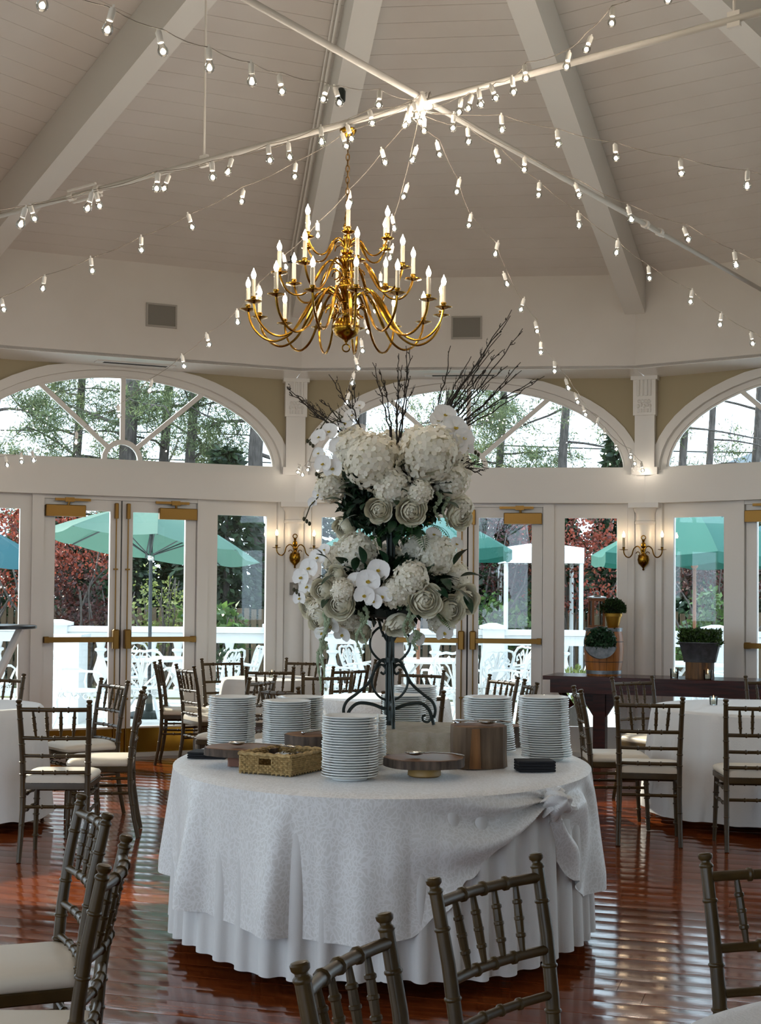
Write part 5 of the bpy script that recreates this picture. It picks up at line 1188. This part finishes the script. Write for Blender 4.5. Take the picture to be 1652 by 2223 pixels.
# white cast chairs with scrolled backs
def patio_chair():
    t = thing('patio_chair', 'x', 'chair'); W = WHITE_METAL
    def pt(u, v): return (u*.25, -.02-.13*v-.03*(1-u*u)*0, .44+.44*v)
    def tub(mb, P, r=.011): mb.tube([pt(*p) for p in P], r, 5)
    fr = MB(); tub(fr, [(-.72, 0), (-.86, .3), (-1.0, .62), (-1.02, .82), (-.86, .95), (-.5, 1.0), (-.2, .97), (0, .99), (.2, .97), (.5, 1.0), (.86, .95), (1.02, .82), (1.0, .62), (.86, .3), (.72, 0)], .016); tub(fr, [(-.72, .03), (0, .0), (.72, .03)], .014); fr.obj('back_frame', W, t)
    sc_ = MB()
    for s in (-1, 1):
        tub(sc_, [(0, .0), (s*.10, .3), (s*.34, .62), (s*.62, .78), (s*.78, .70), (s*.70, .58), (s*.58, .62)], .012)
        tub(sc_, [(0, .02), (s*.06, .4), (s*.14, .72), (s*.36, .90), (s*.48, .82), (s*.40, .74), (s*.30, .78)], .012)
        tub(sc_, [(s*.1, .02), (s*.42, .22), (s*.80, .38), (s*.86, .50), (s*.72, .52), (s*.66, .44)], .012)
        tub(sc_, [(s*.5, .02), (s*.62, .14), (s*.56, .24), (s*.44, .16)], .010)
    tub(sc_, [(0, .0), (0, .45), (-.07, .7), (0, .95), (.07, .7), (0, .45)], .012); sc_.obj('back_scrolls', W, t)
    st = MB().lathe([(.05, .425), (.24, .425), (.25, .43), (.25, .445), (.24, .45), (.05, .446)], 20, (0, .2, 0)); st.obj('seat', W, t)
    ap = MB()
    for q in range(14):
        a = 2*pi*q/14; ap.torus((.235*math.cos(a), .2+.235*math.sin(a), .385), .032, .007, 'X' if abs(math.cos(a)) > .7 else 'Y', 8, 4)
    ap.obj('seat_apron', W, t)
    for sx in (-1, 1):
        for y0, yk in ((.39, .05), (.02, -.06)):
            MB().tube([(sx*.2, y0, .42), (sx*.235, y0+yk*.4, .30), (sx*.21, y0+yk*.2, .15), (sx*.235, y0+yk, .02), (sx*.25, y0+yk*1.2, 0)], [.02, .018, .014, .013, .016], 6).obj('leg', W, t)
        MB().tube([pt(sx*.95, .45), (sx*.28, .10, .67), (sx*.30, .28, .66), (sx*.29, .36, .62), (sx*.26, .33, .52), (sx*.22, .34, .43)], .014, 6).obj('arm', W, t)
    return t
pc0 = patio_chair(); G_PC = 'white scrolled patio chairs outside the glass doors'
for i, (x, y, r, lab) in enumerate([
 (-3.52, 15.9, -62, 'white scrolled patio chair turned right, outside the left glass door'),
 (-2.72, 16.35, 2, 'white scrolled patio chair, back to the room, below the grey umbrella pole'),
 (-1.80, 16.7, 70, 'white scrolled patio chair outside the sidelight left of the left column, nearer one'),
 (-1.62, 17.7, 105, 'white scrolled patio chair outside the sidelight left of the left column, farther one'),
 (-3.25, 18.6, 200, 'white scrolled patio chair facing the room across the left patio table'),
 (-4.75, 16.8, -30, 'white scrolled patio chair outside the window at the left picture edge'),
 (-.66, 17.1, -66, 'white scrolled patio chair behind the glass left of the iron stand, nearer one'),
 (-.30, 18.2, -110, 'white scrolled patio chair behind the glass left of the iron stand, farther one'),
 (1.34, 17.2, 38, 'white patio chair seen from behind, right of the middle door gap'),
 (1.72, 16.8, 62, 'white scrolled patio chair behind the right door of the middle bay'),
 (1.78, 18.3, 120, 'white scrolled patio chair facing the room beyond the right door of the middle bay'),
 (.85, 16.5, 12, 'white scrolled patio chair below the push bar of the middle bay, by the teak pole'),
 (4.05, 16.4, 60, 'white scrolled patio chair outside the right window, beside the log stump'),
 (3.25, 17.6, -80, 'white scrolled patio chair behind the right column, mostly hidden')]):
    if i == 0: pc0.location = (x, y, -.04); pc0.rotation_euler = (0, 0, math.radians(r)); tag(pc0, lab, 'chair', G_PC)
    else: dup(pc0, (x, y, -.04), math.radians(r), lab, 'chair', G_PC)
def patio_table(x, y, lab):
    t = thing('patio_table', lab, 'table', (x, y, -.04), 0, 'white round patio tables')
    MB().lathe([(.03, .70), (.52, .70), (.55, .705), (.55, .73), (.53, .735), (.03, .735)], 32).obj('tabletop', WHITE_METAL, t)
    for q in range(4):
        a = q*pi/2+.5; c, s = math.cos(a), math.sin(a); MB().tube([(.12*c, .12*s, .70), (.32*c, .32*s, .5), (.18*c, .18*s, .25), (.36*c, .36*s, .0)], .018, 6).obj('leg', WHITE_METAL, t)
patio_table(-2.83, 17.6, 'white round patio table under the tilted pale green umbrella')
patio_table(.60, 17.8, 'white round patio table seen through the middle glass doors')
patio_table(3.85, 17.5, 'white round patio table under the teal umbrella at the right')
def umbrella(x, y, R, zr, za, lab, cloth, polem, n=8, tilt=(0, 0), val=0.0, rot=.2):
    t = thing('patio_umbrella', lab, 'umbrella', (x, y, -.04), 0, 'umbrellas on the patio')
    MB().tube([(0, 0, 0), (0, 0, za-.02)], .022, 10).obj('pole', polem, t)
    MB().lathe([(.26, 0), (.27, .03), (.22, .07), (.05, .09), (.035, .30), (.02, .30)], 20).obj('base', IRON, t)
    T = Matrix.Translation((0, 0, zr)) @ Matrix.Rotation(tilt[0], 4, 'Y') @ Matrix.Rotation(tilt[1], 4, 'X')
    h = za-zr
    for i in range(n):
        a0, a1 = rot+2*pi*i/n, rot+2*pi*(i+1)/n; rs = []
        for f_ in (.02, .15, .35, .55, .75, .9, 1.0):
            z = h*(1-f_**1.18)+.03*math.sin(pi*f_); row = []
            for j in range(7):
                u = j/6; am = (a0+a1)/2; e = (1-math.cos(pi/n)); d = R*f_
                p = Vector((math.cos(a0), math.sin(a0), 0)).lerp(Vector((math.cos(a1), math.sin(a1), 0)), u)*d
                sag = .05*math.sin(pi*u)*f_; row.append(T @ Vector((p.x*(1-sag*.6), p.y*(1-sag*.6), z-sag*.9)))
            rs.append(row)
        if val:
            rs.append([p+Vector((0, 0, -val*(.9+.1*math.sin(j*1.7)))) for j, p in enumerate(rs[-1])])
        m = MB().add([p for r in rs for p in r], [(k*7+j, k*7+j+1, k*7+7+j+1, k*7+7+j) for k in range(len(rs)-1) for j in range(6)]).mesh('canopy_panel', cloth)
        link('canopy_panel', m, t)
        p = T @ Vector((R*.985*math.cos(a0), R*.985*math.sin(a0), .0)); c = T @ Vector((0, 0, h-.03))
        mid = c.lerp(p, .55)+Vector((0, 0, .02)); MB().tube([c, mid, p], .010, 5).obj('rib', polem, t)
        MB().tube([T @ Vector((0, 0, -.12)), mid], .008, 5).obj('strut', polem, t)
    MB().lathe([(.04, za-.03), (.05, za-.01), (.02, za+.03), (.025, za+.05), (.004, za+.08)], 12).obj('finial', polem, t)
    MB().lathe([(.03, zr-.17), (.045, zr-.15), (.045, zr-.09), (.03, zr-.07)], 12).obj('runner', STEEL if polem is GREYPOLE else polem, t)
def canvas(name, c1, c2, tr=.4): return leaf_material(name, c1, c2, tr, .8)
SAGEC, TEALC, TEALD = canvas('sea_green_canvas_cloth', '#44675b', '#4b6f62', .3), canvas('teal_canvas_cloth', '#1d5a50', '#226257', .3), canvas('deep_teal_canvas_cloth', '#1b4f58', '#20555d', .3)
umbrella(-2.83, 17.6, 1.36, 2.10, 2.62, 'pale sea green umbrella tilted on a grey pole, behind the left double doors', SAGEC, GREYPOLE, 8, (math.radians(6.5), math.radians(-6)))
umbrella(.48, 17.8, 1.28, 2.12, 2.62, 'teal umbrella on a teak pole behind the flowers, with a valance', TEALC, TEAKPOLE, 6, (0, 0), .14, .35)
umbrella(3.85, 17.5, 1.36, 2.06, 2.60, 'teal umbrella on a teak pole outside the right window', TEALC, TEAKPOLE, 6, (0, 0), .14, .5)
umbrella(5.65, 19.2, 1.25, 2.12, 2.66, 'blue green umbrella standing behind the right teal umbrella', TEALD, TEAKPOLE, 8, (.05, 0), 0, .1)
umbrella(-5.35, 18.6, 1.1, 1.90, 2.42, 'dark teal umbrella at the left picture edge', TEALD, GREYPOLE, 8, (.06, 0), 0, .4)
tt = thing('canopy_tent', 'white canopy tent with posts beyond the middle doors', 'tent', (2.52, 22.6, -.12), 0)
MB().rings([[(x*s, y*s, z) for x, y in ((-.62, -.6), (.62, -.6), (.62, .6), (-.62, .6))] for s, z in ((1, 2.12), (1.0, 2.36), (.05, 2.46))], cap=False).obj('tent_roof', WHITECANVAS, tt, smooth=False)
for sx in (-1, 1):
    for sy in (-1, 1): MB().tube([(sx*.58, sy*.56, 0), (sx*.58, sy*.56, 2.3)], .035, 6).obj('tent_post', WHITE_METAL, tt)
# pots standing on the patio
def potted(x, y, lab, s, leafm, n):
    t = thing('potted_plant', lab, 'plant', (x, y, -.04), 0)
    MB().lathe([(.10*s, 0), (.15*s, .24*s), (.165*s, .25*s), (.165*s, .29*s), (.14*s, .29*s), (.12*s, .2*s)], 18).obj('pot', material('dark_plant_pot', '#3c352f', .7), t)
    P, N_ = ball_points(n, .26*s, .9, rngp); V, F = leaf_cloud(P+np.array([0, 0, .45*s]), .07, rngp, .5, .1, N_); link('foliage', np_mesh('foliage', V, F, leafm), t)
YG = leaf_material('spring_green_leaves', '#5a6630', '#98a062', .45); LAUR = leaf_material('laurel_leaves', '#2d4728', '#64803f', .3, .35); EVG = leaf_material('dark_evergreen_sprays', '#16261a', '#33482a', .25); PINE = leaf_material('pine_needles', '#3b4a30', '#7d8a5e', .4); RED = leaf_material('copper_red_leaves', '#3c1512', '#a3503c', .4); PLUM = leaf_material('plum_purple_leaves', '#24110f', '#542622', .3)
potted(-.95, 16.7, 'potted green plant outside the glass left of the iron stand', .9, LAUR, 500)
potted(2.30, 16.9, 'potted plant outside the sidelight left of the barrel', 1.0, YG, 500)
potted(-2.05, 18.9, 'potted dark plant by the balustrade outside the left doors', 1.1, EVG, 500)
# fence behind the shrubs
fn = thing('garden_fence', 'dark picket fence beyond the shrubs behind the middle doors', 'fence', (0, 24.0, -.12), 0)
pk = MB(); rr = random.Random(2)
for i in range(150): x = -9+i*.12; pk.box(x, x+.085, -.012, .012, .05, 1.35+rr.uniform(-.02, .02))
tag(pk.obj('pickets', material('weathered_fence_wood', '#5a4a38', .9), fn, smooth=False), kind='stuff')
for z in (.35, 1.1): MB().box(-9, 9, .012, .05, z, z+.09).obj('fence_rail', material('fence_rail_wood', '#4e4030', .9), fn, smooth=False)
# ---- trees
rt = np.random.default_rng(77)
def limb(mb, p0, d, L, r, bend, segs=6):
    P = [Vector(p0)]; d = Vector(d).normalized()
    for i in range(segs): d = (d+Vector(rt.normal(size=3))*bend).normalized(); P.append(P[-1]+d*(L/segs))
    mb.tube(P, [r*(1-.75*i/segs) for i in range(segs+1)], 6); return P
def pine(x, y, lab, r, h, nb, z0, needle=True, dens=1.0, bark=TRUNKM):
    t = thing('pine_tree', lab, 'tree', (x, y, -.12), 0, 'trees behind the patio')
    P = [(0.06*math.sin(i*1.3), 0, h*i/8) for i in range(9)]; MB().tube(P, [r*(1.25 if i == 0 else 1-.06*i) for i in range(9)], 14).obj('trunk', bark, t)
    br = MB(); tips = []
    for i in range(nb):
        z = z0+(h-z0)*(i+.5)/nb*.95; a = i*2.4+x; L = rt.uniform(1.2, 3.0)
        Q = limb(br, (0, 0, z), (math.cos(a), math.sin(a)*.7, rt.uniform(-.25, .3)), L, r*.22, .16)
        for k in range(2, 7):
            for _ in range(2):
                S = limb(br, Q[k], Vector(rt.normal(size=3))+(Q[k]-Q[0]).normalized()*.8, rt.uniform(.35, .8), r*.07, .2, 3); tips += S[1:]
    br.obj('branches', bark, t)
    if needle and tips:
        T = np.array([tuple(p) for p in tips]); m = int(52*dens)
        Pn = np.repeat(T, m, 0)+rt.normal(size=(len(T)*m, 3))*np.array([.10, .10, .07]); V, F = leaf_cloud(Pn, .12, rt, .14, .25); link('foliage', np_mesh('foliage', V, F, PINE), t)
for a in [(-4.85, 27.5, 'thick pine trunk behind the middle of the left arched window', .21, 8.5, 11, 3.2, True, 1.0), (-4.30, 28.5, 'slim pine trunk right of the thick one in the left arch', .13, 8.5, 8, 3.6, True, .8), (-3.68, 27.8, 'branching trunk in the right half of the left arch', .13, 8.5, 9, 3.4, True, .9), (-2.30, 26.6, 'dark tree trunk at the right end of the left arch and sidelight', .18, 8.5, 8, 3.3, True, .8), (-7.35, 27.0, 'pine trunk at the left picture edge', .15, 8.5, 9, 3.0, True, 1.0),
          (-.4, 28.0, 'pine behind the flowers in the middle arch', .12, 8, 7, 3.2, True, .8), (1.35, 29.5, 'pine behind the twigs in the middle arch', .12, 8, 8, 3.4, True, .9), (3.55, 27.5, 'straight trunk in the right half of the middle arch', .115, 8.5, 7, 3.6, True, .9), (5.75, 27.0, 'thick bent trunk at the left end of the right arch', .10, 8.0, 4, 4.4, False), (6.35, 27.4, 'straight trunk in the right arch', .09, 8.0, 4, 4.2, False), (7.4, 28.0, 'pine at the right picture edge', .12, 8, 8, 3.4, True, .9), (2.5, 29.8, 'bushy pine filling the lower right of the middle arch', .11, 8, 13, 2.9, True, 1.0), (-6.2, 29.2, 'bushy pine in the left half of the left arch', .12, 8.5, 13, 3.0, True, 1.0)]: pine(*a)
def conifer(x, y, h, R, n, lab, leafm=EVG, size=.17, z0=.2, top=.06, name='evergreen_tree'):
    t = thing(name, lab, 'tree', (x, y, -.12), 0, 'trees behind the patio')
    MB().tube([(0, 0, 0), (.03, 0, h*.5), (0, 0, h*.96)], [.07, .05, .01], 8).obj('trunk', TRUNKM, t)
    tiers = max(9, int(h*5)); P = []; D = []
    for i in range(n):
        z = z0+(h-z0)*(int(rt.random()**1.25*tiers)+rt.normal()*.16)/tiers; f_ = max(top, 1-(z-z0)/(h-z0)); a = rt.uniform(0, 2*pi); rr_ = R*f_**.8*rt.random()**.55*(1+.22*math.sin(5*a+z*7))
        P.append((rr_*math.cos(a), rr_*math.sin(a), z-.18*rr_)); D.append((math.cos(a), math.sin(a), -.35))
    V, F = leaf_cloud(np.array(P), size, rt, .42, 0, np.array(D)); link('foliage', np_mesh('foliage', V, F, leafm), t)
for i, (x, y, h, R, lab) in enumerate([(-8.2, 26.2, 4.4, 1.3, 'dark evergreen at the far left behind the copper shrubs'), (-5.9, 26.8, 3.4, 1.2, 'dark evergreen behind the copper shrub of the left door'), (-4.6, 25.9, 3.0, 1.0, 'dark evergreen beneath the pale green umbrella'), (-3.2, 26.4, 3.3, 1.1, 'dark evergreen behind the grey umbrella pole'), (-2.75, 25.3, 4.3, 1.25, 'layered evergreen outside the sidelight left of the left column'), (-1.5, 26.9, 4.4, 1.2, 'tall evergreen behind the left column'), (-.4, 25.6, 3.1, 1.0, 'dark evergreen left of the flowers'), (.9, 26.5, 3.2, 1.2, 'dark evergreen directly behind the flowers'), (2.2, 26.8, 3.6, 1.2, 'dark evergreen behind the plum coloured shrubs'), (3.3, 26.2, 3.3, 1.1, 'dark evergreen behind the barrel window'), (4.35, 26.0, 4.9, 1.0, 'tall slim evergreen at the right end of the middle arch'), (5.6, 25.6, 3.0, 1.1, 'dark evergreen behind the bright laurel'), (6.9, 26.5, 4.2, 1.2, 'dark evergreen at the right picture edge'), (-6.9, 28.3, 3.5, 1.3, 'dim evergreen far behind the left copper shrubs'), (-5.2, 28.6, 3.4, 1.2, 'dim evergreen far behind the left double doors'), (-3.9, 28.4, 3.5, 1.2, 'dim evergreen far behind the grey umbrella pole'), (1.5, 28.4, 3.4, 1.2, 'dim evergreen far behind the middle door gap'), (2.8, 28.7, 3.5, 1.2, 'dim evergreen far behind the white canopy tent'), (4.95, 28.2, 3.3, 1.2, 'dim evergreen far behind the right teal umbrella')]):
    conifer(x, y, h, R, 5200, lab, size=.19)
def shrub(x, y, z, rx, rz, n, leafm, size, lab, cat='shrub', name='garden_shrub'):
    t = thing(name, lab, cat, (x, y, -.12), 0, 'shrubs behind the patio')
    br = MB()
    for i in range(9): limb(br, (rt.uniform(-.1, .1), 0, 0), (rt.uniform(-.5, .5)*rx, rt.uniform(-.3, .3), 1), z+rz*.7, .03, .12, 7)
    br.obj('stems', TRUNKM, t)
    cl = rt.normal(size=(34, 3)); cl /= np.linalg.norm(cl, axis=1)[:, None]; cl *= (rt.random(34)**.4)[:, None]*np.array([rx, rx*.7, rz]); k = rt.integers(0, 34, n)
    P = cl[k]+rt.normal(size=(n, 3))*np.array([.16, .16, .12])*max(.6, rx); P[:, 2] += z; P = P[P[:, 2] > .05]
    V, F = leaf_cloud(P, size, rt, .6, .15); link('foliage', np_mesh('foliage', V, F, leafm), t)
shrub(-5.4, 23.3, 2.25, .95, .95, 2600, RED, .07, 'copper red shrub lit by sun behind the left glass door')
shrub(-4.75, 23.0, 1.3, .75, .75, 1800, PLUM, .07, 'dark plum shrub below the pale green umbrella')
shrub(-6.7, 23.2, 2.2, .8, .9, 1800, RED, .07, 'copper red shrub at the left picture edge')
shrub(1.75, 23.2, 2.2, .75, .85, 2000, PLUM, .07, 'plum coloured shrub behind the right door of the middle bay')
shrub(3.1, 23.3, 2.25, .95, 1.0, 2800, RED, .07, 'copper and plum shrub outside the window beside the barrel')
shrub(2.1, 22.9, 1.2, .7, .6, 1500, LAUR, .09, 'green shrub below the plum shrub behind the middle doors')
shrub(5.0, 21.6, 1.05, .55, .62, 2200, LAUR, .10, 'bright green laurel bush outside the right window')
shrub(-3.45, 22.4, 1.35, .42, .75, 800, YG, .07, 'yellow green shrub right of the grey umbrella pole')
shrub(-2.55, 21.9, .95, .5, .5, 1300, LAUR, .13, 'glossy laurel shrub behind the balustrade in the left sidelight')
shrub(-.55, 22.6, 1.3, .5, .7, 1200, LAUR, .09, 'green shrub outside the glass left of the flowers')
shrub(5.6, 23.4, 2.0, .7, .8, 1500, PLUM, .07, 'plum shrub behind the right teal umbrella')
# distant wires and a house
for z, y, lab in ((6.0, 42, 'upper power line across the sky behind the arches'), (5.3, 43, 'middle power line across the sky behind the arches'), (4.9, 44, 'lower power line across the sky behind the arches')):
    t = thing('power_line', lab, 'wire', (0, y, z), 0, 'power lines beyond the trees'); MB().tube([(-22+i*4.4, 0, .25*math.sin(i*.6)-.012*(i-5)**2*0) for i in range(11)], .022, 5).obj('cable', BLACKTOP, t)
hs = thing('distant_house', 'grey roofed house far beyond the trees in the right arch', 'house', (14.5, 52, 0), 0)
MB().box(-6, 6, -4, 4, -.1, 4.6).obj('house_wall', WHITECANVAS, hs, smooth=False)
MB().prism([(-6.6, 4.5), (6.6, 4.5), (0, 7.2)], -4.5, 4.5).obj('roof', material('grey_shingle_roof', '#8d949c', .9), hs, smooth=False)
